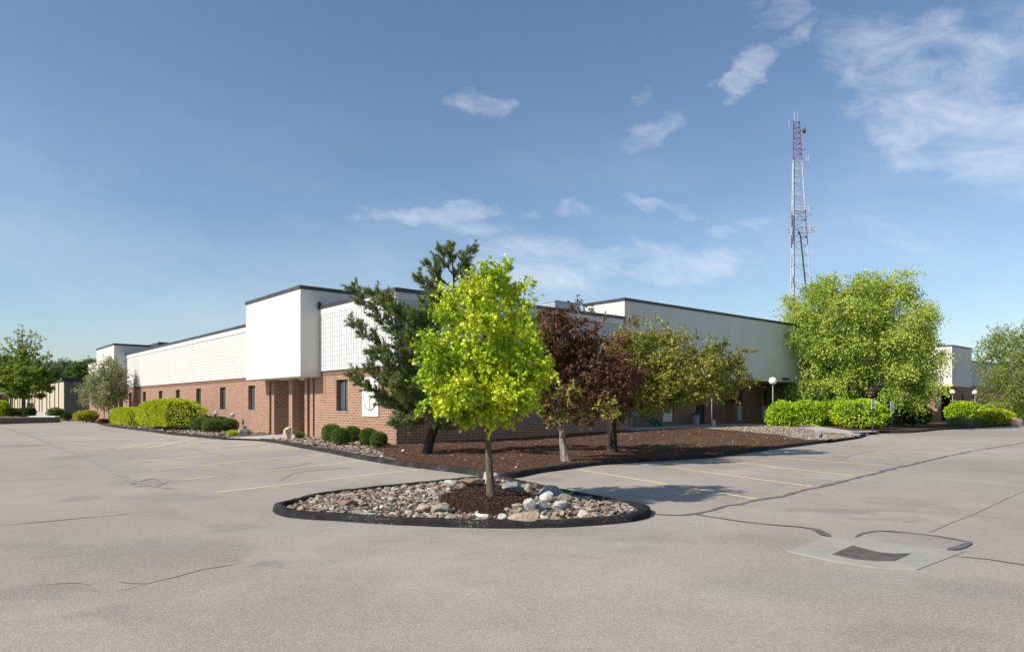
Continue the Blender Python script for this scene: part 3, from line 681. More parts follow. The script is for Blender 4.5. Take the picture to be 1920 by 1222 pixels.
# left facade openings
wl = [(411.8,423.4),(465,478.7),(367,377.6),(329,338),(297,305),(267.5,274),(241,247.5)]
WW = []
for a, b_ in wl:
    v0, v1 = sorted((vL(a), vL(b_))); c = (v0+v1)/2; WW.append((c-.47, c+.47, 1.22, 2.45))
big = sorted((vL(630.6), vL(652)));
ops = WW + [(big[0], big[1], 1.23, 2.49), (6.62,6.80,0,2.62),(7.10,7.37,0,2.62),(7.64,8.95,0,2.66),(9.33,11.05,0,2.66),(11.37,11.64,0,2.62),
      (43.0,44.6,0,2.66),(45.0,46.6,0,2.66),(50.5,51.2,1.2,2.4),(54.5,55.2,1.2,2.4)]
wallmb('v', 0, 0, VE, 0, BT, ops, .35).build('wall', M['brick'], bd)
for i, o in enumerate(WW): window(bd, 'v', 0, *o, blind=(i == 1), glass='glass')
window(bd, 'v', 0, big[0], big[1], 1.23, 2.49, mull=1)
for o in ((50.5,51.2,1.2,2.4),(54.5,55.2,1.2,2.4)): window(bd, 'v', 0, *o)
for q in (((.36, 6.4, 0), (.46, 7.44, 2.8)), ((.36, 11.26, 0), (.46, 11.8, 2.8)), ((.352, 7.45, 0), (2.5, 7.63, 2.8)), ((.352, 11.06, 0), (2.5, 11.25, 2.8)), ((2.502, 7.3, 0), (2.7, 11.4, 2.8)),
          ((.352, 42.8, 0), (2.5, 42.99, 2.8)), ((.352, 46.61, 0), (2.5, 46.8, 2.8)), ((2.502, 42.7, 0), (2.7, 46.9, 2.8))):
    b = MB(); b.box(*q); b.build('recess_wall', M['brick'], bd)
d = MB(); d.box((2.42, 8.1, .08), (2.48, 10.1, 2.3)); dd = d.build('door', M['frame'], bd)
d = MB(); d.box((2.40, 8.25, .3), (2.418, 9.02, 2.15)); d.box((2.40, 9.18, .3), (2.418, 9.95, 2.15)); d.build('pane', M['glass'], dd)
d = MB(); d.box((2.33, 9.03, 1.0), (2.36, 9.06, 1.4)); d.box((2.33, 9.14, 1.0), (2.36, 9.17, 1.4)); d.build('handle', M['metal'], dd)
# right facade: flush brick, then the recessed ground floor
wallmb('u', 0, .352, 12.28, 0, BT, (), .35).build('wall', M['brick'], bd)
VA, VB = 3.2, 2.6; us = uR(1361, VA)
p1 = (uR(1243, VA), uR(1262.5, VA)); dr_ = (uR(1303, VA), uR(1322, VA)); gz = .30
opA = [(p1[0], p1[1], .48, 2.4), (dr_[0], dr_[1], 0, 2.45)]
wallmb('u', VA, 12.28, us, 0, BT+.001, opA, .3).build('wall', M['brick'], bd)
pit = uR(1429, VB) - uR(1383, VB); ow = []
u_ = uR(1383, VB)
while u_ < UE - 2: ow.append((u_, u_ + .62)); u_ += pit
wallmb('u', VB, us, UE, 0, BT+.001, [(a, b_, .48, 2.4) for a, b_ in ow], .3).build('wall', M['brick'], bd)
b = MB(); b.box((us-.001, VB+.002, 0), (us+.3, VA+.3, BT)); b.build('return_wall', M['brick'], bd)
b = MB(); b.box((12.30, .02, 0), (12.6, 3.2, BT)) ; b.build('return_wall', M['brick'], bd)
for a, b_ in [p1] + ow:
    c = VA if (a, b_) == p1 else VB
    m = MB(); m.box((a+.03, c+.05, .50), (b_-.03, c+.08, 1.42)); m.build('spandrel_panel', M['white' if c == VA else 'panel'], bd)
    window(bd, 'u', c, a, b_, 1.44, 2.4, rec=.08, sill=False)
m = MB(); a, b_ = dr_; c = VA
for s0, s1, zz in ((a, a+.06, (.3,2.45)), (b_-.06, b_, (.3,2.45)), (a+.06, b_-.06, (2.35,2.45)), (a+.06, b_-.06, (.3,.5)), (a+.06, b_-.06, (1.25,1.33))): m.box((s0, c+.1, zz[0]), (s1, c+.16, zz[1]))
dd = m.build('door', M['frame'], bd); m = MB(); m.box((a+.06, c+.12, .5), (b_-.06, c+.13, 1.25)); m.box((a+.06, c+.12, 1.33), (b_-.06, c+.13, 2.35)); m.build('pane', M['glass'], dd)
m = MB(); m.box((a+.12, c+.04, 1.1), (a+.15, c+.09, 1.5)); m.build('handle', M['metal_light'], dd)
# soldier course
m = MB(); m.box((-.006, .05, 2.66), (-.001, 5.95, 2.868)); m.box((-.006, 12.25, 2.66), (-.001, 41.4, 2.868)); m.box((.36, -.006, 2.66), (12.27, -.001, 2.868))
M['soldier'] = mat('soldier_course', rough=.9, fn=vary((.20,.105,.07), (.15,.075,.05), 6)); m.build('soldier_course', M['soldier'], bd)
# block bands
def ribs(axis, a0, a1, z0, z1, pitch, rowh, mb, rnd):
    n = round((a1-a0)/pitch); p = (a1-a0)/n; r = round((z1-z0)/rowh); h = (z1-z0)/r
    for i in range(n):
        for j in range(r):
            o = rnd.uniform(-.002,.002); d0 = -.075 + o
            A0, A1, Z0, Z1 = a0+i*p+.012, a0+(i+1)*p-.012, z0+j*h+.0035, z0+(j+1)*h-.0035
            if axis == 'v': mb.box((d0, A0, Z0), (-.02, A1, Z1))
            else: mb.box((A0, d0, Z0), (A1, -.02, Z1))
rnd = random.Random(3)
m = MB(); ribs('v', .0, 6.0, 2.88, 5.20, .20, .195, m, rnd); m.build('ribbed_block', M['block'], bd)
m = MB(); ribs('u', .0, 12.26, 2.88, 5.20, .1435, .195, m, rnd); m.build('ribbed_block', M['block'], bd)
m = MB(); m.box((-.021, -.02, 2.87), (.30, 6.0, 5.22)); m.box((.302, -.021, 2.872), (12.27, .28, 5.218)); m.build('band_backing', M['groove'], bd)
m = MB(); m.box((-.05, 12.2, 2.87), (.30, 41.5, 5.20)); m.box((-.05, 48.6, 2.87), (.30, VE, 5.20)); m.build('block_band', M['plainblock'], bd)
m = MB(); m.box((-.085, -.08, 5.205), (.30, 6.0, WT)); m.box((-.085, 12.2, 5.205), (.3, 41.5, WT)); m.box((-.085, 48.6, 5.205), (.3, VE, WT)); m.box((.302, -.082, 5.206), (12.27, .3, WT-.002)); m.build('fascia', M['fascia'], bd)
m = MB(); m.box((-.12, -.12, WT), (.36, 6.0, CT)); m.box((-.12, 12.2, WT), (.36, 41.5, CT)); m.box((-.12, 48.6, WT), (.36, VE, CT)); m.box((.361, -.12, WT), (12.27, .36, CT-.002)); m.build('coping', M['cap'], bd)
# tall rendered boxes
boxvol(bd, -.909, 2.6, 6.0, 12.2, 2.657, 6.24, M['stucco'], 'entrance_canopy')
boxvol(bd, -.95, 2.6, 41.5, 48.6, 2.657, 6.24, M['stucco'], 'entrance_canopy')
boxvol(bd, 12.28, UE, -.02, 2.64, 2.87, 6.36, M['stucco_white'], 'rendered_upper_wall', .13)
m = MB(); m.box((uR(1466,-.02), -.14, 3.0), (uR(1477,-.02), -.022, 3.1)); m.build('wall_lamp', M['dark_metal'], bd)
m = MB(); m.box((.36, .36, 4.9), (UE, VE, 5.0)); m.build('roof', M['roof'], bd)
m = MB(); m.box((UE-.3, 2.65, 0), (UE, VE, CT)); m.box((.36, VE-.3, 0), (UE-.31, VE, CT-.01)); m.build('rear_wall', M['brick'], bd)
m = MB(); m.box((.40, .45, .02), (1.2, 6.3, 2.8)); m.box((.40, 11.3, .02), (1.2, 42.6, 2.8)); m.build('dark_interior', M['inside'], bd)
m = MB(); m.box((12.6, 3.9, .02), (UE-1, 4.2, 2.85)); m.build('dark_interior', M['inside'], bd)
m = MB(); m.box((12.62, 2.645, 2.872), (UE, 3.9, 2.95)); m.build('soffit', M['soffit'], bd)
# rust runs under sills come with the brick; downpipe box at the canopy
m = MB(); m.box((-.16, 5.86, 5.45), (-.06, 5.98, 5.75)); m.build('roof_bracket', M['cap'], bd)
# wall sign
sg0, sg1 = vL(711), vL(681)
sn = empty('wall_sign', tuple(UV(-.002, (sg0+sg1)/2)) + (1.78,), 'white rectangular sign with a tree in an olive ring on the brick wall', 'sign', None, ANG)
W2 = (sg1-sg0)/2; m = MB(); m.box((-.045, -W2, -.72), (-.002, W2, .72)); m.build('board', M['white'], sn, bevel=.004)
M['olive'] = mat('sign_olive', (.30,.30,.09), .6); M['teal'] = mat('sign_leaves', (.05,.16,.20), .6); M['plum'] = mat('sign_plum', (.16,.08,.12), .6)
m = MB(); ring = [(-.050, .47*math.cos(t), -.02+.47*math.sin(t)) for t in [2*math.pi*i/48 for i in range(49)]]; m.tube(ring, [.008+.010*(1-math.sin(2*math.pi*i/48)) for i in range(49)], 5)
m.tube([(-.050,0,-.47),(-.050,.0,-.30),(-.050,.03,-.10),(-.050,.08,.05),(-.050,.16,.17)], [.030,.020,.015,.010,.006], 5)
m.tube([(-.050,.02,-.14),(-.050,-.08,.0),(-.050,-.16,.06)], [.013,.010,.005], 5); m.tube([(-.050,.05,-.02),(-.050,.0,.15),(-.050,-.02,.25)], [.011,.008,.005], 5)
m.build('emblem_tree', M['olive'], sn)
rnd = random.Random(8)
for nm, cnt, sd in (('teal', 22, 1), ('plum', 14, 2)):
    m = MB()
    for k in range(cnt):
        a = rnd.uniform(0, 6.28); r = .34 * rnd.random()**.5; y, z = r*math.cos(a), .14 + r*.75*math.sin(a); s = rnd.uniform(.014,.03); t = rnd.uniform(0, 3)
        m.add([(-.0475, y+s*math.cos(t+q)*(1 if i % 2 else .55), z+s*math.sin(t+q)*(1 if i % 2 else .55)) for i, q in enumerate((0,1.57,3.14,4.71))], [(3,2,1,0)])
    m.build('emblem_leaves', M[nm], sn)
# wreath
wp = UV(uR(1373, VB), VB - .06); wr = MB(); wr.tube([(.19*math.cos(t), 0, .19*math.sin(t)) for t in [2*math.pi*i/24 for i in range(25)]], [.07+.02*math.sin(i*2.6) for i in range(25)], 7)
o = wr.build('wreath', M['wreath'], None, smooth=True); o.location = (wp.x, wp.y, 1.85); o.rotation_euler = (0,0,ANG); tag(o, 'dark red wreath on the shaded brick wall beside the slim window', 'wreath')
# roof units
def roof_unit(u, v, lu, lv, z0, z1, m1, label):
    r = empty('rooftop_unit', tuple(UV(u, v)) + (z0,), label, 'air conditioner', 'rooftop units', ANG); h = z1 - z0
    a = MB(); a.box((0,0,0),(lu,lv,h-.06)); a.build('casing', m1, r, bevel=.02)
    a = MB(); a.box((-.03,-.03,h-.06),(lu+.03,lv+.03,h)); a.build('lid', M['metal'], r)
    a = MB()
    for k in range(6): a.box((lu*.1,-.012,h*.2+k*h*.1),(lu*.9,-.001,h*.2+k*h*.1+h*.05))
    a.build('louvre', M['dark_metal'], r)
roof_unit(10.3, 2.6, 1.75, 1.0, 4.99, 6.48, M['metal'], 'blue grey rooftop unit above the ribbed band beside the tall white wall')
roof_unit(1.6, 38.6, 1.2, 4.2, 4.99, 6.45, M['dark_metal'], 'dark rooftop unit beside the farthest cream entrance box')
# ---- right wing
wg = empty('office_wing', tuple(UV(52, -.4)) + (0,), 'far brick wing with a white rendered entrance box beyond the big willow-like tree', 'building', None, ANG)
def sh(mb): mb.v = [(x-52, y+.4, z) for x, y, z in mb.v]; return mb
wins = [sorted((vL(a, 52), vL(b_, 52))) for a, b_ in ((1709,1716),(1731,1738.5),(1753,1761.5))]
wo_ = [(a, b_, 1.2, 2.35) for a, b_ in wins] + [(4+k*2.4, 4.7+k*2.4, 1.2, 2.35) for k in range(4)]
sh(wallmb('v', 52, -.4, 16, 0, 3.0, wo_, .3)).build('wall', M['brick'], wg)
sh(wallmb('u', -.4, 52.31, 80, 0, 3.2, [(52.9,55.9,0,2.7),(58,58.6,1.2,2.4),(61,61.6,1.2,2.4)], .3)).build('wall', M['brick'], wg)
for a, b_, z0, z1 in wo_:
    f = window(wg, 'v', 0, a+.4, b_+.4, z0, z1, fw=.04, sill=False)
for a in (58, 61): window(wg, 'u', 0, a-52, a-51.4, 1.2, 2.4, sill=False)
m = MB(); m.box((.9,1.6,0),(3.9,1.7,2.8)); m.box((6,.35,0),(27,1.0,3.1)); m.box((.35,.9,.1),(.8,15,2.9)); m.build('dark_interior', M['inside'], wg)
o = boxvol(wg, -.05, 4.95, -1.08, 3.0, 2.99, 6.30, M['stucco'], 'entrance_canopy', .12)
m = MB(); m.box((4.96, -.04, 3.2), (28, .3, 5.42)); m.box((-.04, 3.01, 3.0), (.3, 16.4, 5.42)); m.build('block_band', M['plainblock'], wg)
m = MB(); m.box((4.99, -.09, 5.42), (28, .35, 5.55)); m.box((-.09, 3.04, 5.42), (.35, 16.4, 5.55)); m.box((.36,.36,5.1),(28,16,5.2)); m.build('coping', M['cap'], wg)
m = MB(); m.box((-7, 16.41, 0), (28, 16.8, 3.0)); m.box((27.6,.4,0),(28,16.4,5.1)); m.build('rear_wall', M['brick'], wg)
m = MB(); m.box((-7, 16.37, 3.0), (28, 16.8, 5.5)); m.build('rear_band', M['plainblock'], wg)
roof_unit(60.5, 1.0, 2.2, 1.5, 5.2, 6.55, M['metal_light'], 'pale rooftop unit half hidden by the tree at the right edge')
# ---- tan building on the left
tc_ = P(120, 760, 77); du, dv = toUV(tc_.x, tc_.y)
tb = empty('tan_building', (tc_.x, tc_.y, 0), 'low tan building with dark vertical strips and flat dark roof edge at far left', 'building', None, ANG)
def vT(px):
    k = (px-960)/F; return (tc_.x - k*tc_.y)/(.651+.759*k)
m = MB(); m.box((0, .2, 0), (.3, 66, 4.1)); m.build('wall', M['tan'], tb)
m = MB(); m.box((.001, 0, 0), (16, .199, 4.1)); m.build('wall', M['tan_shaded'], tb)
m = MB(); m.box((-.25, -.25, 4.1), (16, .25, 4.5)); m.box((-.12, .251, 4.1), (.3, 66, 4.28)); m.box((.31,.26,4.0),(16,66,4.3)); m.build('roof', M['cap'], tb)
for px in (110.4,103,93.8,88,79.2,74,65.5,60.5,46.5,37.3,33.3,27.8,24.4,19.5,16.3):
    v = vT(px); m = MB(); m.box((-.05, v-.17-.006*v, .3), (-.001, v+.17+.006*v, 4.099)); m.build('strip', M['brown_strip'], tb)
v = vT(54); m = MB(); m.box((-.06, v-1.2, .2), (-.001, v+1.2, 2.6)); e_ = m.build('door', M['dark_metal'], tb)
m = MB(); m.box((-.075, v-1.0, .4), (-.061, v+.9, 2.4)); m.build('pane', M['glass'], e_)
# small brick building at the extreme left
q0 = P(-14, 760, 95); bb = empty('brick_shed', (q0.x, q0.y, 0), 'dark brick building with a pale canopy at the left edge of the photo', 'building', None, ANG)
m = MB(); m.box((-6,0,0),(1.8,8,3.4)); m.build('wall', M['brick'], bb); m = MB(); m.box((-6.3,-.3,3.4),(2.1,8.3,3.7)); m.build('roof', M['cap'], bb)
m = MB(); m.box((-5.5,-2.2,2.9),(1.9,-.01,3.15)); m.build('awning', M['white'], bb); window(bb, 'u', 0, .1, 1.0, 1.2, 2.5, rec=-.05, sill=False)
# ================================================================ TOWER
YT = 150.0; mp_ = YT / F
tx0 = (1488-960)*mp_; tw = empty('radio_tower', ((1505-960)*mp_, YT, 0), 'tall red and white lattice radio tower with antennas behind the building', 'tower')
ox = tw.location.x
def tz(py): return E + (HZ - py) * mp_
def tX(px): return (px-960)*mp_ - ox
def leg(i, z):
    t = (tz(228) - z) / (tz(228) - tz(560)); r = 12 + 25*t
    if i == 0: return Vector((tX(1487.5), 0, z))
    if i == 1: return Vector((tX(1500 + 25*t) , .25*r*mp_, z))
    return Vector((tX(1492.5 + 3*t), .9*r*mp_, z))
bands = [(0, tz(552), 0), (tz(552), tz(458), 1), (tz(458), tz(391), 0), (tz(391), tz(300), 1), (tz(300), tz(226), 0)]
TM = [M['red_paint'], M['white_paint']]
def tcol(z):
    for a, b_, k in bands:
        if a <= z <= b_: return k
    return 0
for i in range(3):
    m = MB()
    for a, b_, k in bands:
        n = max(1, int((b_-a)/3)); m.tube([leg(i, a+(b_-a)*q/n) for q in range(n+1)], .12, 6, k)
    m.build('leg', TM, tw)
m = MB(); z = 1.0; k = 0
while z < tz(230):
    r = (leg(1, z) - leg(0, z)).length; h = max(1.15, r*.55); z2 = min(z+h, tz(228))
    for i, j in ((0,1),(1,2),(2,0)):
        c = tcol((z+z2)/2); a, b_, c_, d_ = leg(i,z), leg(j,z), leg(i,z2), leg(j,z2)
        if k % 2: m.tube([a, d_], .052, 4, c)
        else: m.tube([b_, c_], .052, 4, c)
        m.tube([c_, d_], .045, 4, c)
    z = z2; k += 1
m.build('bracing', TM, tw)
m = MB(); c0 = leg(1, tz(440)); m.tube([leg(0,tz(434))+Vector((1.2,.3,0)), Vector((tX(1503),.6,tz(440))), Vector((tX(1508),.6,tz(490))), Vector((tX(1513),.7,tz(532))), Vector((tX(1517),.7,tz(600))), Vector((tX(1520),.7,1))], .16, 6)
m.tube([leg(0,tz(300))+Vector((.25,0.1,0)), leg(0,tz(434))+Vector((.3,.1,0)), leg(0,2)+Vector((.3,.1,0))], .06, 5); m.build('cable', M['dark_metal'], tw)
m = MB(); p = Vector((tX(1506.5), -.3, tz(246))); 
m.tube([p+Vector((-.45,.15,0)), p+Vector((-.15,.05,0)), p+Vector((.05,-.05,0)), p+Vector((.32,-.15,0))], [.12,.55,.60,.58], 16); m.tube([p+Vector((-.45,.1,0)), leg(1, tz(246))], .06, 5); m.build('dish', M['grate'], tw)
def ant(px, y0, y1, px_leg, r=.05, mm='white_paint', dy=0, name='whip_antenna'):
    m = MB(); x = tX(px); m.tube([(x, dy, tz(y0)), (x, dy, tz(y1))], r, 6); m.tube([(x, dy, tz(y0)), (tX(px_leg), 0, tz(y0))], .04, 4); m.build(name, M[mm], tw)
ant(1490, 228, 209, 1491); ant(1495.5, 228, 211, 1494, .035); ant(1479.5, 239, 224, 1488, .05); ant(1516, 303, 290, 1503, .05); ant(1512, 303, 294, 1503, .04); ant(1510, 281, 279, 1500, .05, 'dark_metal')
for px, y0, y1, pl in ((1482.3,442,427,1488),(1486,405,392,1489),(1514.8,398,386,1508),(1517.5,436,424,1510),(1528.5,435,427,1510),(1483,528,516,1488),(1506,434,428,1500),(1524,476,470,1518)):
    m = MB(); x = tX(px); m.box((x-.13,-.5,tz(y0)),(x+.17,-.3,tz(y1))); m.tube([(x,-.3,tz((y0+y1)/2)),(tX(pl),.3,tz((y0+y1)/2))], .05, 5); m.build('panel_antenna', M['white_paint'], tw)
m = MB()
for y, a, b_ in ((391,1481,1524),(402,1484,1522),(427,1481,1528),(433,1483,1528)):
    for dy in (-.4, 1.8): m.tube([(tX(a),dy,tz(y)),(tX(b_),dy,tz(y))], .05, 5)
    for x in (a, b_): m.tube([(tX(x),-.4,tz(y)),(tX(x),1.8,tz(y))], .05, 5)
m.build('mounting_frame', M['metal'], tw)
# ================================================================ SMALL THINGS
def lamp(px, py, Y, rpx, label, zb=.1):
    g = P(px, py, Y); zc = g.z; r = rpx*Y/F
    t = empty('globe_lamp', (g.x, Y, zb), label, 'lamp', 'globe lamps on poles'); h = zc - zb
    m = MB(); m.tube([(0,0,.03),(0,0,h-r*.9)], .024, 10); m.build('pole', M['metal'], t, smooth=True)
    m = MB(); m.tube([(0,0,-.1),(0,0,.03),(0,0,.06)], [.13,.13,.05], 12); m.build('base', M['dark_metal'], t)
    m = MB(); m.tube([(0,0,h-r*1.15),(0,0,h-r*.85)], [.045,.08], 12); m.build('collar', M['dark_metal'], t)
    m = MB(); m.sphere((0,0,h), r, 24, 14); m.build('globe', M['globe'], t, smooth=True)
lamp(1449, 714, 38, 7.2, 'white globe lamp above the leftmost round lime shrub before the shaded wall', .2)
lamp(1334.5, 704, 34.5, 6.5, 'white globe lamp half hidden in the olive tree near the glass door', .3)
lamp(1606, 718, 45, 6, 'white globe lamp showing under the drooping willow-like crown')
lamp(1786, 735, 56, 4.6, 'left globe lamp of the pair under the far white box')
lamp(1828, 735.5, 57, 4.5, 'right globe lamp of the pair, in front of the far band')
def post_sign(px, py, ytop, wpx, hpx, label, rz, marks):
    g = G(px, py, .1); t = empty('parking_sign', g, label, 'sign', 'small signs on posts at the right kerb', rz); zt = E + (HZ-ytop)*g.y/F - g.z
    h = hpx*g.y/F
    m = MB(); m.box((-.025,-.02,-.1),(.025,.02,zt-.03)); m.build('post', M['dark_metal'], t)
    m = MB(); m.box((-.15,-.032,zt-h),(.15,-.022,zt)); m.build('plate', M['white'], t, bevel=.003)
    m = MB()
    for x0, z0, x1, z1 in marks: m.box((x0*.3-.15, -.036, zt-h*z1), (x1*.3-.15, -.0325, zt-h*z0))
    m.build('lettering', M['dark_metal'], t)
post_sign(1636, 811, 748, 5, 17, 'thin white sign on a post in front of the largest lime shrub', .62, [(.2,.12,.8,.17),(.2,.25,.8,.29),(.25,.36,.75,.40),(.35,.52,.62,.88),(.2,.62,.8,.70)])
post_sign(1671.5, 807, 753, 6, 17, 'white sign on a dark post in front of the shaded dark shrubs', .52, [(.2,.12,.8,.16),(.2,.24,.8,.28),(.3,.45,.7,.50),(.3,.60,.45,.86),(.55,.60,.7,.86)])
def rot_box(mb, c, s, a, axis='Y'):
    R = Matrix.Rotation(a, 3, axis); o = len(mb.v); k = MB(); k.box((-s[0]/2,-s[1]/2,-s[2]/2),(s[0]/2,s[1]/2,s[2]/2)); mb.add([Vector(c)+R@Vector(v) for v in k.v], k.f)
# slide
s0 = G(1237, 800.5, bedh); s1u = P(1210, 781, s0.y+1.0)
sd = empty('play_slide', (s0.x, s0.y, s0.z+.02), 'small green plastic slide under the olive tree by the recessed wall', 'slide', None, math.atan2(s1u.y-s0.y, s1u.x-s0.x))
L_ = (Vector(s1u[:2]) - Vector(s0[:2])).length; Hs = E + (HZ-779)*(s0.y+1)/F - s0.z
def prof(t): return (t*L_, .04 + Hs*(max(0, t-.12)/.88)**1.15)
m = MB(); n = 12; vs = []
for i in range(n+1):
    x, z = prof(i/n)
    for y, dz in ((-.24,.14),(-.20,.14),(-.19,.0),(.19,.0),(.20,.14),(.24,.14),(.24,-.03),(-.24,-.03)): vs.append((x, y, z+dz))
m.add(vs, [(i*8+j, i*8+(j+1)%8, (i+1)*8+(j+1)%8, (i+1)*8+j) for i in range(n) for j in range(8)] + [tuple(range(7,-1,-1)), tuple(n*8+j for j in range(8))]); m.build('chute', M['green_plastic'], sd)
for y in (-.2,.2):
    m = MB(); m.tube([(L_+.32, y, 0),(L_, y, Hs+.2)], .03, 8); m.build('leg', M['metal'], sd)
m = MB()
for k in range(4): m.box((L_+.30-k*.07, -.2, .12+k*.17), (L_+.36-k*.07, .2, .15+k*.17))
m.build('step', M['green_plastic'], sd)
# water table / easel next to it
g = G(1191.5, 801, bedh); t = empty('play_table', (g.x, g.y+1.2, g.z), 'metal framed play stand with a blue tray left of the green slide', 'play table', None, ANG)
for x in (-.28,.28):
    for y in (-.2,.2):
        m = MB(); m.tube([(x,y,0),(x,y,.62)], .018, 6); m.build('leg', M['metal_light'], t)
m = MB(); m.box((-.3,-.22,.60),(.3,.22,.63)); m.box((-.3,-.22,.631),(.3,-.20,.70)); m.box((-.3,.20,.631),(.3,.22,.70)); m.box((-.3,-.199,.631),(-.28,.199,.70)); m.box((.28,-.199,.631),(.3,.199,.70)); m.build('tray', M['blue_plastic'], t)
# trash bin
g = UV(uR(1304.5, 2.5), 2.5); t = empty('trash_bin', (g.x, g.y, .34), 'round grey litter bin standing beside the glass door', 'bin')
m = MB(); m.tube([(0,0,0),(0,0,.04),(0,0,.55)], [.19,.20,.23], 20); m.build('body', M['metal'], t, smooth=False)
m = MB(); m.tube([(0,0,.552),(0,0,.60),(0,0,.64)], [.245,.245,.15], 20); m.build('lid', M['dark_metal'], t)
# stone post
g = G(1338.5, 800.5, bedh); m = MB(); m.tube([(0,0,-.1),(0,0,.22),(0,0,.30),(0,0,.38)], [.10,.09,.12,.04], 10); o = m.build('bollard', M['concrete'], None, smooth=False); o.location = g; tag(o, 'short pale stone post at the head of the gravel strip', 'bollard')
# flood lights on stakes
def flood(px, py, Y, label, zb=.1):
    g = P(px, py, Y); t = empty('flood_light', (g.x, Y, zb), label, 'garden light', 'flood lights by the brick wall', ANG - .9); h = g.z - zb
    m = MB(); m.tube([(0,0,-.1),(0,0,h-.09)], .014, 6); m.build('stake', M['dark_metal'], t)
    m = MB(); m.tube([(-.10,0,h-.03),(-.05,0,h-.01),(.12,0,h+.06)], [.05,.10,.13], 14); m.build('housing', M['metal'], t)
    m = MB(); m.tube([(.121,0,h+.0605),(.135,0,h+.066)], [.115,.115], 14); m.build('lens', M['white'], t)
flood(403.5, 775, 37.0, 'left flood light on a stake beside the big clipped hedge'); flood(435, 778, 35.6, 'right flood light on a stake above the boxwood balls')
# far left wall sign
g = P(182.5, 762, 62.5); m = MB(); m.box((-.02,-.22,-.55),(.0,.22,.55)); o = m.build('notice_board', M['white'], None, bevel=.01); o.location = g; o.rotation_euler = (0,0,ANG-.5); tag(o, 'narrow white upright notice beside the small birch trunk', 'sign')
# planter and picnic tables
pa, pb = G(-60, 796.5), G(113, 791.5); d_ = (Vector(pb[:2])-Vector(pa[:2])).normalized(); 
t = empty('timber_planter', (pa.x, pa.y, 0), 'long weathered timber retaining edge at the far left of the lot', 'planter', None, math.atan2(d_.y, d_.x)); Lp = (Vector(pb[:2])-Vector(pa[:2])).length
for k in range(3):
    m = MB(); m.box((0, 0, k*.15), (Lp, .2, k*.15+.145)); m.box((Lp-.2,.201,k*.15),(Lp,7,k*.15+.145)); m.build('beam', M['timber'], t, bevel=.01)
sh_ = [Vector(pa[:2]), Vector(pb[:2]), Vector(pb[:2])+Vector((-d_.y, d_.x))*7, Vector(pa[:2])+Vector((-d_.y, d_.x))*7]
sheet('planted_ground', [(p.x, p.y) for p in sh_], .40, M['mulch'])
def picnic(px, py, Y, wpx, label, rz):
    g = P(px, py, Y); t = empty('picnic_table', (g.x, Y, .0), label, 'picnic table', 'pale picnic tables', rz); L2 = wpx*Y/F/2; h = g.z
    m = MB()
    for k in range(4): m.box((-L2, -.38+k*.19, h-.09), (L2, -.38+k*.19+.17, h))
    m.build('table_top', M['white'], t)
    for y in (-.75,.55):
        m = MB(); m.box((-L2,y,h-.36),(L2,y+.22,h-.30)); m.build('bench', M['white'], t)
    for x in (-L2*.75, L2*.75):
        m = MB(); m.tube([(x,-.6,.0),(x,-.2,h-.04)], .035, 5); m.tube([(x,.6,.0),(x,.2,h-.04)], .035, 5); m.box((x-.03,-.7,h-.40),(x+.03,.7,h-.345)); m.build('leg', M['timber'], t)
picnic(72, 772, 68, 44, 'longer pale picnic table beyond the timber edging, left of the tan building corner', .05)
picnic(84, 779.5, 63, 48, 'nearer pale bench table just behind the timber edging', .0)
# ================================================================ PLANTS
def mesh_np(name, v, tmpl_faces, k, n, m, parent=None, mi=None):
    """v: (n*k,3) vertices of n copies of a k-vertex template with faces tmpl_faces"""
    me = bpy.data.meshes.new(name); fl = [len(f) for f in tmpl_faces]; tl = np.array([i for f in tmpl_faces for i in f])
    me.vertices.add(n*k); me.vertices.foreach_set('co', v.astype(np.float32).ravel())
    loops = (np.arange(n)[:, None]*k + tl[None, :]).ravel(); me.loops.add(len(loops)); me.loops.foreach_set('vertex_index', loops.astype(np.int32))
    tot = np.tile(np.array(fl), n); st = np.concatenate([[0], np.cumsum(tot)[:-1]]); me.polygons.add(len(tot)); me.polygons.foreach_set('loop_start', st.astype(np.int32)); me.polygons.foreach_set('loop_total', tot.astype(np.int32))
    if isinstance(m, (list, tuple)):
        for q in m: me.materials.append(q)
        if mi is not None: me.polygons.foreach_set('material_index', np.repeat(mi, len(fl)).astype(np.int32))
    else: me.materials.append(m)
    me.update(calc_edges=True); o = bpy.data.objects.new(name, me); COL.objects.link(o)
    if parent: o.parent = parent
    return o
TM_ = {
 'maple': (np.array([(0,0,0),(.25,.42,.10),(.48,.22,.05),(.62,.50,.13),(.70,.18,.04),(1,0,0),(.25,-.42,.10),(.48,-.22,.05),(.62,-.50,.13),(.70,-.18,.04)]), [(0,5,4,3,2,1),(0,6,7,8,9,5)]),
 'oval': (np.array([(0,0,0),(.3,.26,.08),(.7,.22,.06),(1,0,-.05),(.3,-.26,.08),(.7,-.22,.06)]), [(0,3,2,1),(0,4,5,3)]),
 'dia': (np.array([(0,0,0),(.45,.32,.08),(1,0,0),(.45,-.32,.08)]), [(0,2,1),(0,3,2)]),
 'needle': (np.array([(0,.075,0),(0,-.075,0),(1,0,0)]), [(0,1,2)]),
 'blade': (np.array([(0,.03,0),(0,-.03,0),(.6,-.02,-.02),(.6,.02,-.02),(1,0,-.12)]), [(0,1,2,3),(3,2,4)]),
}
def nrm(a): return a / np.maximum(np.linalg.norm(a, axis=1, keepdims=True), 1e-9)
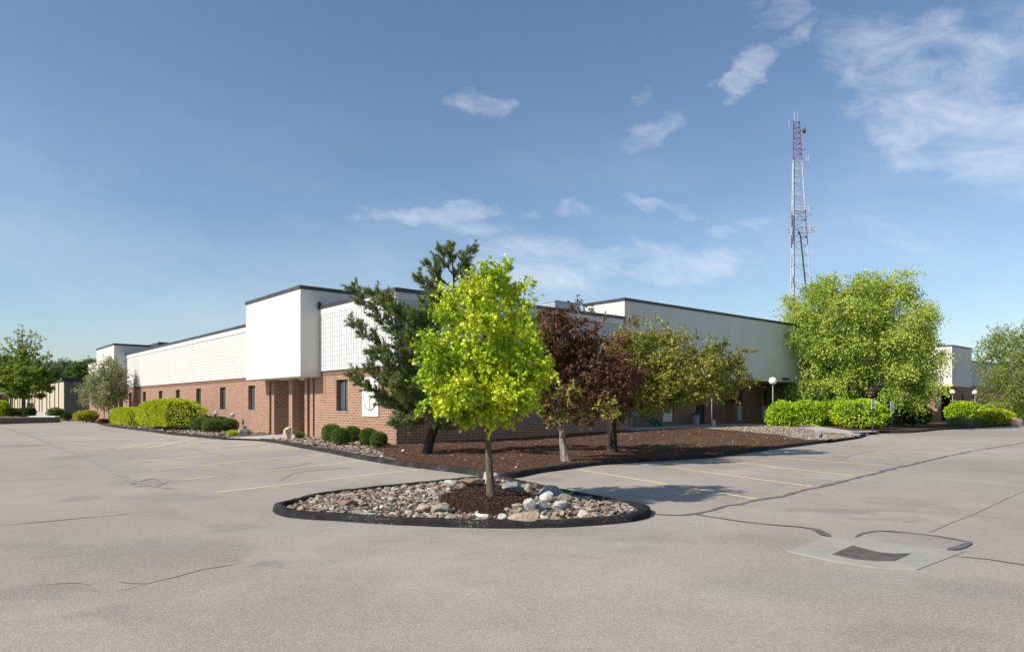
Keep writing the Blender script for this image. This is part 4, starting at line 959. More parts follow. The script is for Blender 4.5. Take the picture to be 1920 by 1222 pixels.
def leaves(name, pos, axis, up, size, kind, m, parent=None, mi=None):
    T, fs = TM_[kind]; n = len(pos); a = nrm(axis); s = nrm(np.cross(up, a)); nn = np.cross(a, s)
    v = pos[:,None,:] + size[:,None,None]*(T[None,:,0:1]*a[:,None,:] + T[None,:,1:2]*s[:,None,:] + T[None,:,2:3]*nn[:,None,:])
    return mesh_np(name, v.reshape(-1,3), fs, len(T), n, m, parent, mi)
def twigs(rg, lobes, per, L, nl, droop, up=.35, spread=.35, shell=.5, grav=.0, sub=5, subr=.35):
    """leaf positions and axes along many short twigs that start inside each lobe"""
    C = np.array([l[0] for l in lobes], float); R = np.array([l[1] for l in lobes], float); cen = C.mean(0)
    wgt = (R[:,0]*R[:,1]*R[:,2])**(2/3); cnt = np.maximum(2, (per*len(lobes)*wgt/wgt.sum())).astype(int)
    idx = np.repeat(np.arange(len(lobes)), cnt); n = len(idx)
    d = nrm(rg.normal(size=(n,3))); r = rg.random(n)**shell
    st = C[idx] + d*R[idx]*r[:,None]
    if sub > 1:      # several twigs share one spray
        own = np.arange(n); head = own - (own - np.concatenate([[0], np.cumsum(cnt)[:-1]])[idx]) % sub
        st = st[head] + rg.normal(size=(n,3))*L*subr*np.array([1,1,.6]); d = nrm(d[head] + rg.normal(size=(n,3))*.55)
    out = nrm(st - cen*np.array([1,1,1]) + 1e-6); ax = nrm(d*.9 + out*.5 + np.array([0,0,up-droop]) + rg.normal(size=(n,3))*spread)
    t = (np.arange(nl)+.6)/nl; tt = np.tile(t, n) + rg.normal(size=n*nl)*.05; k = np.repeat(np.arange(n), nl); ll = (L*rg.uniform(.5,1.25,n))[k]
    pos = st[k] + ax[k]*(tt*ll)[:,None]; pos[:,2] -= grav*(tt*ll)**2
    pos += rg.normal(size=pos.shape)*L*.07
    tan = ax[k].copy(); tan[:,2] -= 2*grav*tt*ll
    return pos, nrm(tan), k, idx, st, ax
def crown(name, rg, lobes, per, L, nl, size, kind, m, parent, droop=0., up=.35, spread=.35, shell=.5, grav=0., flat=.6, ldroop=.35, two=None, sub=5, subr=.35):
    pos, tan, k, idx, st, ax = twigs(rg, lobes, per, L, nl, droop, up, spread, shell, grav, sub, subr); n = len(pos)
    side = nrm(rg.normal(size=(n,3))); a = nrm(tan*.5 + side*.9 + np.array([0,0,-ldroop])); u = nrm(rg.normal(size=(n,3))*(1-flat) + np.array([0,0,flat]))
    s = size*rg.uniform(.6,1.3,n)
    mi = None
    if two is not None: mi = two(idx)[k] if two(idx).shape[0] == len(idx) else two(idx)
    if mi is not None: mi = np.asarray(mi)
    o = leaves(name, pos, a, u, s, kind, m, parent, mi)
    return o, st, ax, idx
def limb(mb, a, b, r0, r1, rg, n=6, wob=.06, sag=.0, sides=6):
    a = Vector(a); b = Vector(b); d = (b-a).length; pts = []; ph = rg.random(3)*6
    for i in range(n+1):
        t = i/n; p = a.lerp(b, t); w_ = wob*d*math.sin(math.pi*t)
        pts.append(p + Vector((math.sin(ph[0]+t*4), math.sin(ph[1]+t*4), .6*math.sin(ph[2]+t*3)))*w_ + Vector((0,0,sag*d*math.sin(math.pi*t))))
    pts[0] = a; pts[-1] = b
    mb.tube(pts, [r0+(r1-r0)*(i/n)**.8 for i in range(n+1)], sides)
    return pts
def pxlobes(lst, Y, zoff, rg, depth, twin=True, yf=.9):
    out = []; m = Y/F
    for l in lst:
        px, py, r = l[:3]; ry = l[3] if len(l) > 3 else r; c = P(px, py, Y); R = r*m; Rz = ry*m
        dd = depth(px, py) if callable(depth) else depth
        for s in ((-1, 1) if twin else (0,)):
            dy = s*rg.uniform(.15,.85)*dd
            out.append((np.array([c.x + rg.normal()*R*.12 + dy*0, c.y+dy, c.z+rg.normal()*Rz*.08]), np.array([R, R*yf, Rz])))
    return out
def shift(lobes, o, k=1.0): return [(c-np.array(o), r*k) for c, r in lobes]
def tree(name, label, cat, base, trunk, fork, lobes, barkm, lf, seed, r0, per, L, nl, size, kind, group=None, tips=2, trunk_r1=.6, bt=.30, two=None, rootflare=1.5, **kw):
    """base: world point; trunk: points relative to the base; fork: index range used as limb origins; lobes relative to the base"""
    rg = np.random.default_rng(seed); t = empty(name, base, label, cat, group)
    m = MB(); n = len(trunk); tr = smooth3(trunk, 5); N_ = len(tr)
    rad = [r0*(1-(1-trunk_r1*.25)*(i/(N_-1))**1.0) * (1+(rootflare-1)*math.exp(-i/(N_-1)*18)) for i in range(N_)]
    m.tube(tr, rad, 12)
    o, st, ax, idx = crown('crown', rg, lobes, per, L, nl, size, kind, lf, t, two=two, **kw)
    i0 = int(N_*fork); src = [(tr[j], 0.0, rad[j]*bt) for j in range(i0, N_)]
    order = sorted(range(len(lobes)), key=lambda i: min((Vector(lobes[i][0])-p).length for p, _, _ in src[:N_-i0]))
    for i in order:
        cv = Vector(lobes[i][0]); best = min(src, key=lambda q: (q[0]-cv).length + .35*q[1] + max(0, q[0].z - cv.z)*.6)
        d_ = (best[0]-cv).length; r1 = max(.005, best[2]*max(.30, 1-.55*d_/(d_+best[1]+.6)))
        pts = limb(m, best[0], cv, max(best[2]*.85, .006), r1*.8, rg, 5, .06, .05)
        src.append((cv, best[1] + d_, r1)); src.append((pts[3], best[1] + d_*.6, (best[2]+r1)/2))
        ks = np.nonzero(idx == i)[0]
        for k in ks[:int(tips)*5:5]:
            limb(m, pts[rg.integers(3,6)], st[k] + ax[k]*L*.6, max(r1*.45, .004), .003, rg, 3, .04, sides=4)
    m.build('trunk', barkm, t, smooth=True)
    return t
def smooth3(pts, k):
    pts = [Vector(p) for p in pts]; n = len(pts); out = []
    for i in range(n-1):
        p0, p1, p2, p3 = [pts[max(0, min(n-1, i+q))] for q in (-1,0,1,2)]
        for j in range(k):
            t = j/k; out.append(.5*((2*p1)+(p2-p0)*t+(2*p0-5*p1+4*p2-p3)*t*t+(3*p1-p0-3*p2+p3)*t**3))
    return out + [pts[-1]]
def relp(base, lst, Y): return [P(a, b_, Y + (d[0] if d else 0)) - base for a, b_, *d in lst]
# ---- lime maple in the island
rg = np.random.default_rng(1); Y = 10.2; b0 = P(921, 925, Y); b0.z = islh(b0.x, Y) - .02; base = Vector((P(921,925,Y).x, Y, b0.z))
lb = [(912,506,12),(914,524,18),(938,536,20),(870,552,20),(906,560,30),(962,556,20),(984,546,10),(848,600,28),(898,612,42),(955,606,34),(818,652,30),(846,548,7),(1002,556,5),(845,575,8),(866,676,50),(930,676,55),(985,655,40),(796,655,16),(812,706,36),(1000,706,36),(1022,690,20),(1025,712,13),(858,738,46),(920,746,50),(972,738,44),(820,752,26),(876,772,24),(928,780,20),(986,756,22),(800,690,16),(842,572,14),(946,512,9),(786,626,9),(990,600,16),(1000,572,6),(858,778,12),(800,770,10),(948,786,12)]
lb = [(908+(l[0]-908)*.90, l[1]-3, l[2]*.95) for l in lb]
def dep(px, py): return .22 + .80*math.sin(math.pi*min(1, max(.05, (py-480)/330)))
lob = shift(pxlobes(lb, Y, 0, rg, dep), base, .68)
tr = relp(base, [(921,925),(917,860),(914,800),(912,740),(908,660),(908,580),(910,515)], Y); tr[0] = Vector((0,0,-.05))
tree('maple_tree', 'young tree with bright lime green leaves in the stone island', 'tree', base, tr, .34, lob, M['bark_brown'], M['lf_lime'], 1, .058, 54, .15, 8, .054, 'maple', tips=3, up=.15, flat=.5, ldroop=.55, shell=.30, spread=.4, bt=.30, rootflare=1.35)
# ---- pine
def needles(name, tufts, rg, per, L, m, parent, wid=1.0):
    P0 = np.array([t[0] for t in tufts]); D = nrm(np.array([t[1] for t in tufts])); n = len(P0); k = np.repeat(np.arange(n), per)
    d = nrm(D[k]*.75 + rg.normal(size=(n*per,3))*.62 + np.array([0,0,.12])); pos = P0[k] + D[k]*(rg.random(n*per)*L*.9 - L*.3)[:,None]
    return leaves(name, pos, d, rg.normal(size=(n*per,3)), L*rg.uniform(.7,1.2,n*per)*wid, 'needle', m, parent)
Y = 19.4; base = G(800, 848, .12); base = Vector((base.x, base.y, .12)); Y = base.y; rg = np.random.default_rng(4)
t = empty('pine_tree', base, 'leaning dark green pine tree beside the brick corner', 'tree')
TR = smooth3([Vector((0,0,-.15))] + relp(base, [(806,825,0),(822,785,0),(838,735,.1),(846,670,.1),(852,600,.1),(852,540,0),(846,470,0)], Y), 6); nt = len(TR)
m = MB(); m.tube(TR, [.155*(1-.93*(i/(nt-1))**1.1)*(1+.35*math.exp(-i*.7)) for i in range(nt)], 12)
def onT(z):
    return min(TR, key=lambda p: abs(p.z - z))
tufts = []
def pbranch(a, b_, r, dens=1.0, drop=.12):
    a = Vector(a); b_ = Vector(b_); L = (b_-a).length; nn = 9; pts = []
    for i in range(nn+1):
        q = i/nn; p = a.lerp(b_, q); p.z -= drop*L*math.sin(math.pi*q)*(1 if q < .9 else .8); pts.append(p)
    m.tube(pts, [r*(1-.85*i/nn) for i in range(nn+1)], 6)
    ns = max(6, int(L*13*dens))
    for k in range(ns):
        q = .28 + .72*(k+rg.random())/ns; f = q*nn; i = min(nn-1, int(f)); p = pts[i].lerp(pts[i+1], f-i); d = (pts[i+1]-pts[i]).normalized()
        sd = Vector(rg.normal(size=3)); sd = (sd - d*sd.dot(d)).normalized(); sd.z = sd.z*.6 + .12
        l2 = (.16+.34*L*.33*(1-q)+.10*rg.random())*1.15; dd = (d*.62 + sd*.78).normalized(); e = p + dd*l2 + Vector((0,0,.10*l2))
        m.tube([p, e], [.010,.004], 4)
        nk = 4 + int(l2*10)
        for j in range(nk):
            w_ = (j+1)/nk; c = p.lerp(e, w_) + Vector(rg.normal(size=3))*.03; tufts.append((tuple(c), tuple(dd + Vector(rg.normal(size=3))*.3)))
    for j in range(4): tufts.append((tuple(b_ + Vector(rg.normal(size=3))*.05), tuple((pts[-1]-pts[-2]).normalized())))
def tp(px, py, dy=0): return P(px, py, Y+dy) - base
main = [((850,655),(659,542),-.2),((850,700),(660,604),-.5),((845,735),(698,662),-.8),((832,762),(659,702),-.3),((838,740),(690,690),.4),((826,775),(740,790),-.6),((830,765),(712,752),.2),((826,775),(765,770),.7),((850,620),(700,548),.5),((850,640),(720,560),-.9),
        ((851,560),(784,520),0),((850,540),(806,494),-.3),((848,510),(825,466),.2),((848,510),(878,468),0),((848,530),(872,500),.3),((850,545),(884,520),-.2),((852,600),(952,508),.6),((852,640),(1010,602),.7),((846,690),(1000,680),.8),((840,725),(960,730),.6),((826,778),(838,800),-.5),((828,775),(870,770),.9),
        ((852,600),(770,590),-.9),((852,610),(790,570),.9),((850,660),(760,630),-1.3),((850,660),(790,640),1.4),((840,720),(740,720),-1.2),((840,720),(800,700),1.5),((850,600),(900,560),-.4),((850,640),(930,640),-.5),((835,750),(800,770),-1.0),((835,750),(770,745),1.1),((850,680),(745,650),.2),((845,700),(730,700),-.2),((851,570),(815,545),.6),((851,575),(810,560),-.6),((848,500),(846,462),0),((850,690),(860,650),1.9),((850,720),(850,700),-1.5)]
for (a, b_, dy) in main:
    if a[1] > 600 and b_[0] < 800: dy *= 1
    st_ = onT(tp(*a).z); L_ = (tp(*b_, dy)-st_).length; pbranch(st_, tp(*b_, dy), .018+.012*L_)
m.build('trunk', M['bark_dark'], t, smooth=True)
needles('needles', tufts, rg, 26, .12, M['lf_pine'], t)
# ---- purple crab apple
rg = np.random.default_rng(7); base = G(1062, 862, .12); Y = base.y
lb = [(1035,598,18),(1014,588,5),(1078,578,6),(1080,566,4),(1076,604,15),(1048,625,32),(1010,630,24),(1106,592,6),(1124,612,6),(1126,640,10),(1100,640,26),(1075,655,36),(1020,665,34),(1052,690,36),(1110,680,34),(1150,690,28),(1015,715,26),(1060,735,32),(1110,735,34),(1160,730,26),(1010,755,18),(1040,775,22),(1090,770,26),(1130,770,20),(1056,600,9),(1028,745,20),(1190,700,18),(1000,690,14)]
lob = shift(pxlobes(lb, Y, 0, rg, .95), base, .85)
tr = relp(base, [(1062,862),(1056,835),(1054,805),(1048,780),(1050,740),(1058,690),(1060,640)], Y); tr[0] = Vector((0,0,-.1))
def two_p(idx, lob=lob):
    z = np.array([l[0][2] for l in lob])[idx]; r = np.random.default_rng(2).random(len(idx)); return ((z < 1.7) & (r < .5)).astype(int)
tree('crabapple_tree', 'purple brown leaved tree with a pale forked trunk beside the lime tree', 'tree', base, tr, .30, lob, M['bark_pale'], [M['lf_purple'], M['lf_olive']], 7, .105, 70, .17, 9, .070, 'oval', group=None, tips=3, flat=.45, up=.4, ldroop=.3, shell=.5, two=two_p, rootflare=1.7, bt=.45)
# ---- olive / bronze crab apple
rg = np.random.default_rng(9); base = G(1148, 845, .14); Y = base.y
lb = [(1176,600,5),(1183,622,9),(1170,640,16),(1225,602,5),(1229,625,8),(1205,640,22),(1245,648,20),(1265,640,12),(1150,660,24),(1200,670,30),(1240,675,26),(1278,668,12),(1130,690,26),(1165,700,32),(1215,705,34),(1262,705,28),(1300,690,22),(1290,655,5),(1302,632,5),(1310,645,5),(1330,672,20),(1345,655,8),(1360,690,20),(1380,680,12),(1396,664,5),(1405,658,4),(1335,715,24),(1375,715,16),(1398,722,8),(1300,735,24),(1250,745,30),(1200,750,32),(1150,745,30),(1110,745,24),(1105,774,16),(1155,772,18),(1215,762,15),(1270,750,14),(1120,715,24),(1350,742,9),(1185,725,30),(1230,735,28)]
lob = shift(pxlobes(lb, Y, 0, rg, 1.25), base, .85)
tr = relp(base, [(1148,845),(1148,815),(1148,785),(1152,755),(1165,720),(1185,690),(1205,655)], Y); tr[0] = Vector((0,0,-.1))
cx = P(1195, 700, Y).x - base.x
def two_o(idx, lob=lob):
    c = np.array([l[0] for l in lob])[idx]; r = np.random.default_rng(3).random(len(idx)); p = np.clip((cx - c[:,0])/1.0, 0, .85) ; return (r < p).astype(int)
tree('crabapple_tree', 'spreading olive green and bronze tree on a dark trunk, right of the purple tree', 'tree', base, tr, .30, lob, M['bark_dark'], [M['lf_olive'], M['lf_bronze']], 9, .155, 76, .21, 9, .074, 'oval', tips=3, flat=.5, up=.3, ldroop=.25, shell=.55, two=two_o, rootflare=1.3, bt=.30, spread=.5)
# low side limb of the olive tree is part of its trunk mesh: fork at 1.0 m
# ---- big willow-like tree
rg = np.random.default_rng(12); Y = 42.5; base = Vector((P(1592,800,Y).x, Y, .15))
lb = [(1535,530,22),(1510,550,20),(1560,545,26),(1600,535,26),(1640,525,24),(1662,515,14),(1675,535,22),(1690,560,22),(1500,585,24),(1530,590,34),(1580,590,40),(1630,585,42),(1680,595,34),(1715,585,16),(1730,580,8),(1490,625,16),(1520,635,32),(1570,640,42),(1625,640,46),(1680,640,40),(1720,625,28),(1728,640,14),(1500,655,12),(1535,680,30),(1585,690,40),(1640,690,44),(1695,690,38),(1722,680,24),(1742,700,10),(1505,715,22),(1545,720,28),(1590,720,24),(1640,730,28),(1690,730,30),(1716,722,20),(1485,720,8),(1515,735,14),(1680,752,14),(1655,548,20),(1620,515,10),(1740,665,9),(1700,700,28),(1670,670,30),(1484,690,8),(1478,735,7),(1492,748,9),(1470,728,5),(1480,640,6)]
lb = [(l[0], 748-(748-l[1])*.965+1, l[2]) for l in lb]
lob = shift(pxlobes(lb, Y, 0, rg, 2.6), base, .58)
tr = relp(base, [(1592,800),(1592,760),(1594,720),(1590,670),(1596,620),(1604,570),(1606,540)], Y); tr[0] = Vector((0,0,-.2))
tree('willow_tree', 'large drooping fresh green tree standing behind the row of lime shrubs', 'tree', base, tr, .2, lob, M['bark_pale'], M['lf_willow'], 12, .30, 140, .68, 12, .118, 'dia', tips=5, droop=.45, up=.1, grav=.55, flat=.4, ldroop=.5, shell=.35, spread=.3, bt=.40, sub=8, subr=.30)
# ---- right edge tree
rg = np.random.default_rng(14); Y = 49; base = Vector((P(1914,790,Y).x, Y, .1))
lb = [(1900,625,16),(1870,635,10),(1880,645,24),(1920,640,26),(1872,665,16),(1890,680,30),(1930,680,34),(1876,705,18),(1900,715,30),(1950,710,34),(1880,738,18),(1905,745,24),(1945,745,28),(1970,660,30),(1862,690,8),(1880,760,14)]
lob = shift(pxlobes(lb, Y, 0, rg, 1.9), base, .75)
tree('soft_tree', 'soft green tree cut by the right edge of the photo', 'tree', base, [Vector((0,0,-.2)),Vector((.05,0,1.5)),Vector((0,.1,3)),Vector((.1,0,5))], .25, lob, M['bark_pale'], M['lf_right'], 14, .2, 105, .6, 11, .115, 'dia', tips=4, droop=.2, up=.2, grav=.3, flat=.4, ldroop=.4, spread=.35)
# ---- left tree with upright shoots
rg = np.random.default_rng(16); Y = 72; base = Vector((P(44,786,Y).x, Y, .3))
lb = []
for (sx, sy), (ex, ey), r0_, r1_ in [((43,690),(40,611),8,2.2),((42,670),(34,623),5,2),((44,668),(59,623),5,2),((46,676),(67,628),5,2),((48,680),(79,634),5,1.8),((50,682),(77,650),5,2),((50,690),(98,667),6,2),((50,684),(91,664),5,2),((52,700),(100,690),6,3),((40,680),(22,636),5,2),((38,684),(13,636),5,1.8),((36,688),(1,647),6,2),((30,696),(-14,664),6,2)]:
    for q in np.linspace(0, 1, 9): lb.append((sx+(ex-sx)*q + rg.normal()*.6, sy+(ey-sy)*q, (r0_+(r1_-r0_)*q)*.55, (r0_+(r1_-r0_)*q)*.8))
lb += [(20,695,14),(50,698,18),(75,702,14),(0,705,14),(30,715,18,13),(60,716,18,12),(10,724,18,11),(42,731,20,10),(68,728,15,8),(-15,715,16,16),(30,742,14,5),(55,741,14,5),(84,716,9,5),(86,728,7,4)]
lob = shift(pxlobes(lb, Y, 0, rg, lambda px, py: .35 if py < 690 else 2.0), base, .8)
tree('shade_tree', 'tree with upright twiggy top and broad lower crown at far left', 'tree', base, [Vector((0,0,-.3)),Vector((0,0,2.2)),Vector((-.1,0,4)),Vector((-.1,0,6.5)),Vector((-.15,.0,9))], .2, lob, M['bark_brown'], M['lf_oak'], 16, .2, 24, .20, 7, .16, 'dia', tips=4, up=.7, flat=.4, spread=.3, ldroop=.1, bt=.35)
# ---- small birch by the far entrance
rg = np.random.default_rng(18); Y = 52.5; base = Vector((P(206,793,Y).x, Y, .1))
lb = [(206,680,8,12),(214,690,10),(196,700,14),(212,705,16),(224,700,8),(185,712,14),(204,722,20),(222,722,12),(172,722,14),(162,730,8),(184,738,16),(205,742,18),(222,740,10),(178,750,10),(200,757,10)]
lob = shift(pxlobes(lb, Y, 0, rg, .9), base)
tree('birch_tree', 'small thin birch with pale trunk in front of the farthest cream box', 'tree', base, relp(base, [(206,798),(204,770),(200,740),(203,710),(206,680)], Y), .2, lob, M['bark_birch'], M['lf_birch'], 18, .075, 85, .42, 9, .10, 'dia', tips=4, flat=.35, up=.3, spread=.5, shell=.6)
# ---- background trees
def bgtree(px, py, Y, r, rz, label, lf, seed, n=9):
    rg = np.random.default_rng(seed); c = P(px, py, Y); base = Vector((c.x, Y, -.05)); R = r*Y/F; Rz = rz*Y/F
    lo = [(np.array([0,0,c.z]) + nrm(rg.normal(size=(1,3)))[0]*np.array([R,R,Rz])*.6, np.array([R,R,Rz])*rg.uniform(.35,.55)) for _ in range(n)]
    tree('background_tree', label, 'tree', base, [Vector((0,0,-.1)),Vector((0,0,c.z*.4)),Vector((0,0,c.z*.8)),Vector((0,0,c.z+Rz*.4))], .4, lo, M['bark_dark'], lf, seed, .3, 240, .9, 7, .42, 'dia', group='trees beyond the tan building', tips=1)
bgtree(150, 708, 150, 24, 28, 'dark green bushy tree showing above the tan building roof corner', M['lf_green'], 31)
bgtree(170, 700, 165, 15, 24, 'dark tree top tucked against the farthest cream box', M['lf_green'], 32)
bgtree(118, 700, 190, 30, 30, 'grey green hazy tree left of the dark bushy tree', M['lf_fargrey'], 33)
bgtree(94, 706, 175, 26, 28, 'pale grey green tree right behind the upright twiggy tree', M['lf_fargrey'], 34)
bgtree(2, 705, 130, 26, 38, 'dark green tree mass at the left photo edge behind the twiggy tree', M['lf_green'], 35)
bgtree(-30, 700, 120, 26, 40, 'dark green tree just outside the left photo edge', M['lf_green'], 37)
rg = np.random.default_rng(40); n = 26000
ang = rg.uniform(math.radians(-62), math.radians(62), n); rad = rg.uniform(330, 380, n); zz = rg.random(n)**.7 * (12 + 3.5*np.sin(ang*37) + 2*np.sin(ang*91))
pos = np.stack([np.sin(ang)*rad, np.cos(ang)*rad, zz], 1)
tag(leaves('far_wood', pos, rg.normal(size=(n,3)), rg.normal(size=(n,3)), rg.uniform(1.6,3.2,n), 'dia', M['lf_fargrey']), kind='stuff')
# ---- shrubs
def shrub(px, py, wpx, hpx, Y, lf, label, seed, kind='oval', size=.06, n=2200, box=2.0, depth=None, rough=.10, group=None, name='shrub', up=.6, zb=.1, cat='shrub', rz=0, fill=.0, dims=None):
    """px,py: middle of the base; wpx,hpx: size in the photograph"""
    rg = np.random.default_rng(seed); s = Y/F; a = wpx*s/2; H = hpx*s; d = (depth or wpx*s)/2
    if dims: a, d, H = dims[2]/2, dims[3]/2, dims[4]
    pos0 = (*UV(dims[0], dims[1]), zb) if dims else (P(px, py, Y).x, Y, zb)
    t = empty(name, pos0, label, cat, group, rz); c = H/2
    q = rg.normal(size=(n,3))
    if dims:
        q = rg.uniform(-1, 1, (n,3)); w3 = np.array([d*H/2, a*H/2, a*d]); fc = rg.choice(3, n, p=w3/w3.sum()); q[np.arange(n), fc] = np.where((rg.random(n) < .5) | (fc == 2), 1, -1)*1.0
    q = nrm(q); q[:,2] = np.where(q[:,2] < -.75, -q[:,2]*.5, q[:,2])
    e = 2/box; f = (np.abs(q[:,0])**box + np.abs(q[:,1])**box + np.abs(q[:,2])**box)**(-1/box)
    sh_ = q*f[:,None]
    bumps = np.array([mnoise.noise(Vector((x*2.3+seed, y*2.3, z*2.3))) + .6*mnoise.noise(Vector((x*6+seed, y*6, z*6))) for x, y, z in sh_])
    r = 1 + rough*bumps*1.6 - np.abs(rg.normal(size=n))*(.05+fill)
    if dims: bumps = np.array([mnoise.noise(Vector((x*a*1.3+seed, y*d*1.3, z*1.5))) + .7*mnoise.noise(Vector((x*a*3.5+seed, y*3.5, z*4))) for x, y, z in sh_]); r = 1 + rough*bumps*1.6*np.array([.35]) - np.abs(rg.normal(size=n))*.05
    pos = sh_*r[:,None]*np.array([a, d, H/2]) + np.array([0,0,c]); pos[:,2] = np.maximum(pos[:,2], .02)
    ax = nrm(sh_ + rg.normal(size=(n,3))*.6 + np.array([0,0,.25])); upv = nrm(np.array([0,0,up]) + sh_*.5 + rg.normal(size=(n,3))*.45)
    leaves('foliage', pos, ax, upv, size*rg.uniform(.6,1.3,n), kind, lf, t)
    m = MB(); m.sphere((0,0,0), 1, 18, 12)  # opaque dark core added behind the leaves, plus one short stem
    def se(v):
        v = Vector(v).normalized(); f = (abs(v.x)**box + abs(v.y)**box + abs(v.z)**box)**(-1/box); return (v.x*f*a*.80, v.y*f*d*.80, c*.98 + v.z*f*H/2*.80)
    m.v = [se(v) for v in m.v]; m.tube([(0,0,-.1),(0,0,.2*H)], .04, 6); m.build('core_and_stem', M['core'], t)
    return t
hg = M['lf_hedge']; bxm = M['lf_box']; dbm = M['lf_darkbush']
def fY(py, z=.1): return (E-z)*F/(py-HZ)
shrub(256, 797, 70, 44, 45.5, hg, 'left, lower clipped yellow green hedge block against the brick wall', 101, dims=(-1.75, 31.0, 6.6, 1.9, 1.14), size=.085, n=22000, box=5, rough=.16, name='hedge', cat='hedge', rz=ANG+math.pi/2)
shrub(341, 804, 104, 54, 39.6, hg, 'right, taller clipped yellow green hedge with rounded sides', 102, dims=(-1.9, 21.7, 8.4, 2.5, 1.62), size=.085, n=32000, box=2.7, rough=.26, name='hedge', cat='hedge', rz=ANG+math.pi/2)
BG = 'round boxwoods along the sunlit brick wall'
for i, (px, py, w_, h_, lab) in enumerate([(376,808,36,26,'leftmost boxwood, half behind the others beside the big hedge'),(398,811,37,27,'boxwood ball in front, second from the big hedge'),(414,806.5,34,25,'boxwood behind and between the two front ones near the big hedge'),(430,809.5,32,25,'rightmost boxwood of the cluster below the flood lights')]):
    shrub(px, py, w_, h_, fY(py), bxm, lab, 110+i, 'dia', .045, 5200, 2.2, rough=.05, group=BG, name='boxwood')
for i, (px, py, w_, h_, lab) in enumerate([(622,830,36,35,'tallest boxwood of the three left of the wall sign'),(639,835,34,33,'front middle boxwood of the three under the big window'),(660,829.5,32,30,'right boxwood of the three under the big window'),(691,834,33,31,'left boxwood of the pair near the brick corner'),(710,838,31,28,'rightmost small boxwood of the pair near the brick corner')]):
    shrub(px, py, w_, h_, fY(py), bxm, lab, 120+i, 'dia', .036, 6000, 2.2, rough=.05, group=BG, name='boxwood')
RG = 'lime green shrubs along the right walk'; h2 = M['lf_hedge2']
for i, (px, py, w_, h_, Y, lab) in enumerate([(1468,797,54,52,37.0,'leftmost round lime shrub below the globe lamp'),(1513,801,58,52,39.4,'second lime shrub, between the leftmost and the long middle one'),(1560,800,78,53,41,'middle lime shrub at the foot of the big drooping tree'),(1612,808,92,55,38.0,'largest lime shrub, just behind the left small sign')]):
    shrub(px, py, w_, h_, Y, h2, lab, 130+i, 'oval', .13, 4200, 2.2, rough=.13, group=RG)
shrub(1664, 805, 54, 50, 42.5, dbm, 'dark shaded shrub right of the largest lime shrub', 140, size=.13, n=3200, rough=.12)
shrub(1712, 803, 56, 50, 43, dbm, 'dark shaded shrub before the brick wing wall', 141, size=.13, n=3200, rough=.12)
shrub(1808, 785, 60, 39, 53, h2, 'round lime shrub under the pair of globe lamps', 142, size=.15, n=3600, rough=.12)
shrub(1883, 789, 74, 40, 50, h2, 'broad lime shrub under the tree at the right edge', 143, size=.15, n=4200, rough=.12)
shrub(1866, 791, 60, 29, 47.5, M['lf_hedge'], 'low yellow tipped shrub in front of the broad lime shrub', 144, size=.13, n=3400, rough=.08)
shrub(162, 790.5, 36, 19, 57, M['lf_gold'], 'golden yellow low shrub left of the birch', 145, size=.14, n=2600, rough=.16)
shrub(4, 788, 22, 26, 66, M['lf_hedge'], 'yellow green topped shrub at the left photo edge', 146, size=.2, n=1800, zb=.4)
shrub(25, 786, 26, 12, 66.5, M['lf_green'], 'low green mound in the timber planter', 147, size=.2, n=1200, zb=.4)
shrub(56, 787, 16, 14, 66, dbm, 'small dark green shrub in front of the picnic tables', 148, size=.2, n=900, zb=.4)
shrub(28, 781, 36, 10, 71, M['lf_red'], 'reddish low hedge at the foot of the tan building', 149, size=.2, n=1500, zb=.4)
shrub(44, 782, 14, 12, 68, M['lf_red'], 'small dark red shrub at the base of the upright twiggy tree', 150, size=.2, n=900, zb=.4)
shrub(106, 786, 24, 17, 64.5, M['lf_green'], 'loose shrub with pale flowers at the tan building corner', 151, size=.2, n=1100, rough=.25, zb=.2)
shrub(126, 791, 10, 13, 62, dbm, 'small dark shrub in shade of the tan building', 152, size=.15, n=700)
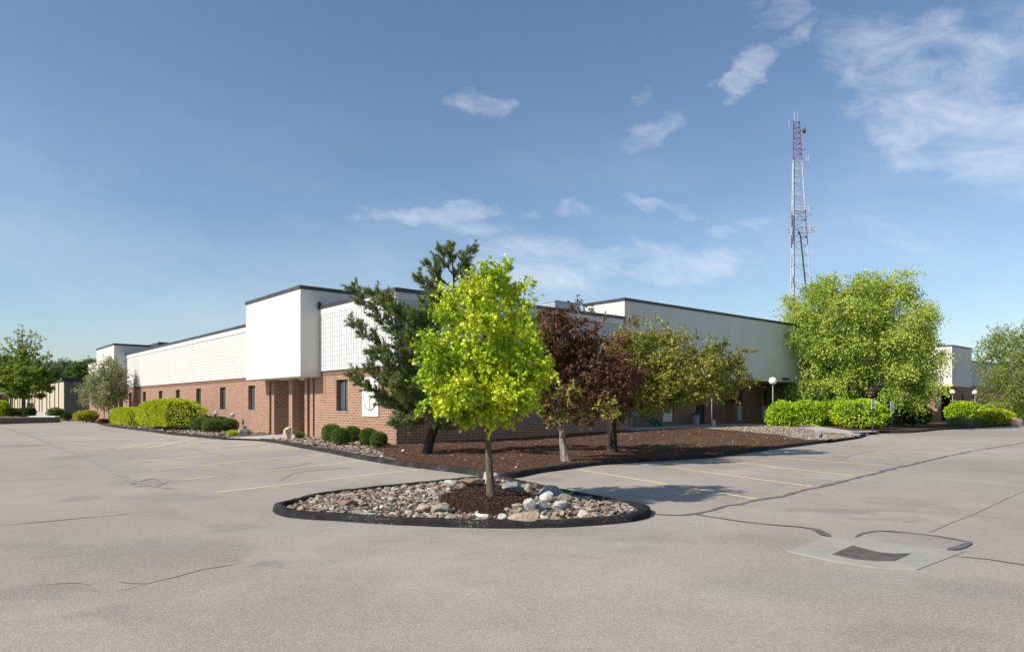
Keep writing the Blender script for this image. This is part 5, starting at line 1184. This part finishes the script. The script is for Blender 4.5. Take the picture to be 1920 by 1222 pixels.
shrub(214, 795, 14, 9, 51, dbm, 'tiny dark shrub between birch and hedge', 153, size=.1, n=900)
shrub(194, 796, 16, 7, 51.5, M['lf_red'], 'low reddish shrub at the birch foot', 154, size=.1, n=900)
# grass-like tufts
def tuft(px, py, wpx, hpx, label, seed, lf, n=500, hf=lambda x, y: .1):
    rg = np.random.default_rng(seed); g = G(px, py, hf); s = g.y/F; t = empty('grass_tuft', (g.x, g.y, g.z), label, 'grass tuft', 'grassy tufts in the beds')
    pos = rg.normal(size=(n,3))*np.array([wpx*s*.17, wpx*s*.14, 0]); ax = nrm(pos*1.1/(wpx*s) + rg.normal(size=(n,3))*.35*np.array([1,1,.3]) + np.array([0,0,.9]))
    leaves('blades', pos, ax, rg.normal(size=(n,3)), hpx*s*rg.uniform(.6,1.15,n), 'blade', lf, t)
tuft(436, 816, 20, 11, 'small bright green tuft by the left end of the entrance path', 201, M['lf_hedge2'], 700)
tuft(562, 822, 18, 14, 'dark green tuft beside the pointed entrance rock', 202, M['lf_box'], 700)
tuft(1797, 797, 38, 17, 'grey green lavender-like clump before the round lime shrub', 203, M['lf_grass'], 1800)
tuft(1836, 796, 30, 14, 'second grey green clump, below the low yellow tipped shrub', 204, M['lf_grass'], 1400)
tuft(947, 914, 9, 8, 'thin weed sprouting behind the island mulch', 205, M['lf_hedge2'], 90, islh)
tuft(978, 908, 7, 5, 'small weed at the back of the island right of the trunk', 206, M['lf_hedge2'], 40, islh)
# sparse weeds on the mulch
rg = np.random.default_rng(50); pts = []
while len(pts) < 2600:
    c = [(1395,826,26,5),(1300,822,30,5),(1350,838,30,4),(1240,836,24,4),(1430,820,30,5)][rg.integers(5)]
    g = G(c[0]+rg.normal()*c[2], c[1]+rg.normal()*c[3], bedh)
    if inside(g.x, g.y, mul): pts.append((g.x, g.y, g.z))
pts = np.array(pts); n = len(pts)
tag(leaves('sparse_grass', pts, nrm(rg.normal(size=(n,3))*.7 + np.array([0,0,.7])), rg.normal(size=(n,3)), rg.uniform(.05,.11,n), 'blade', M['moss']), kind='stuff')
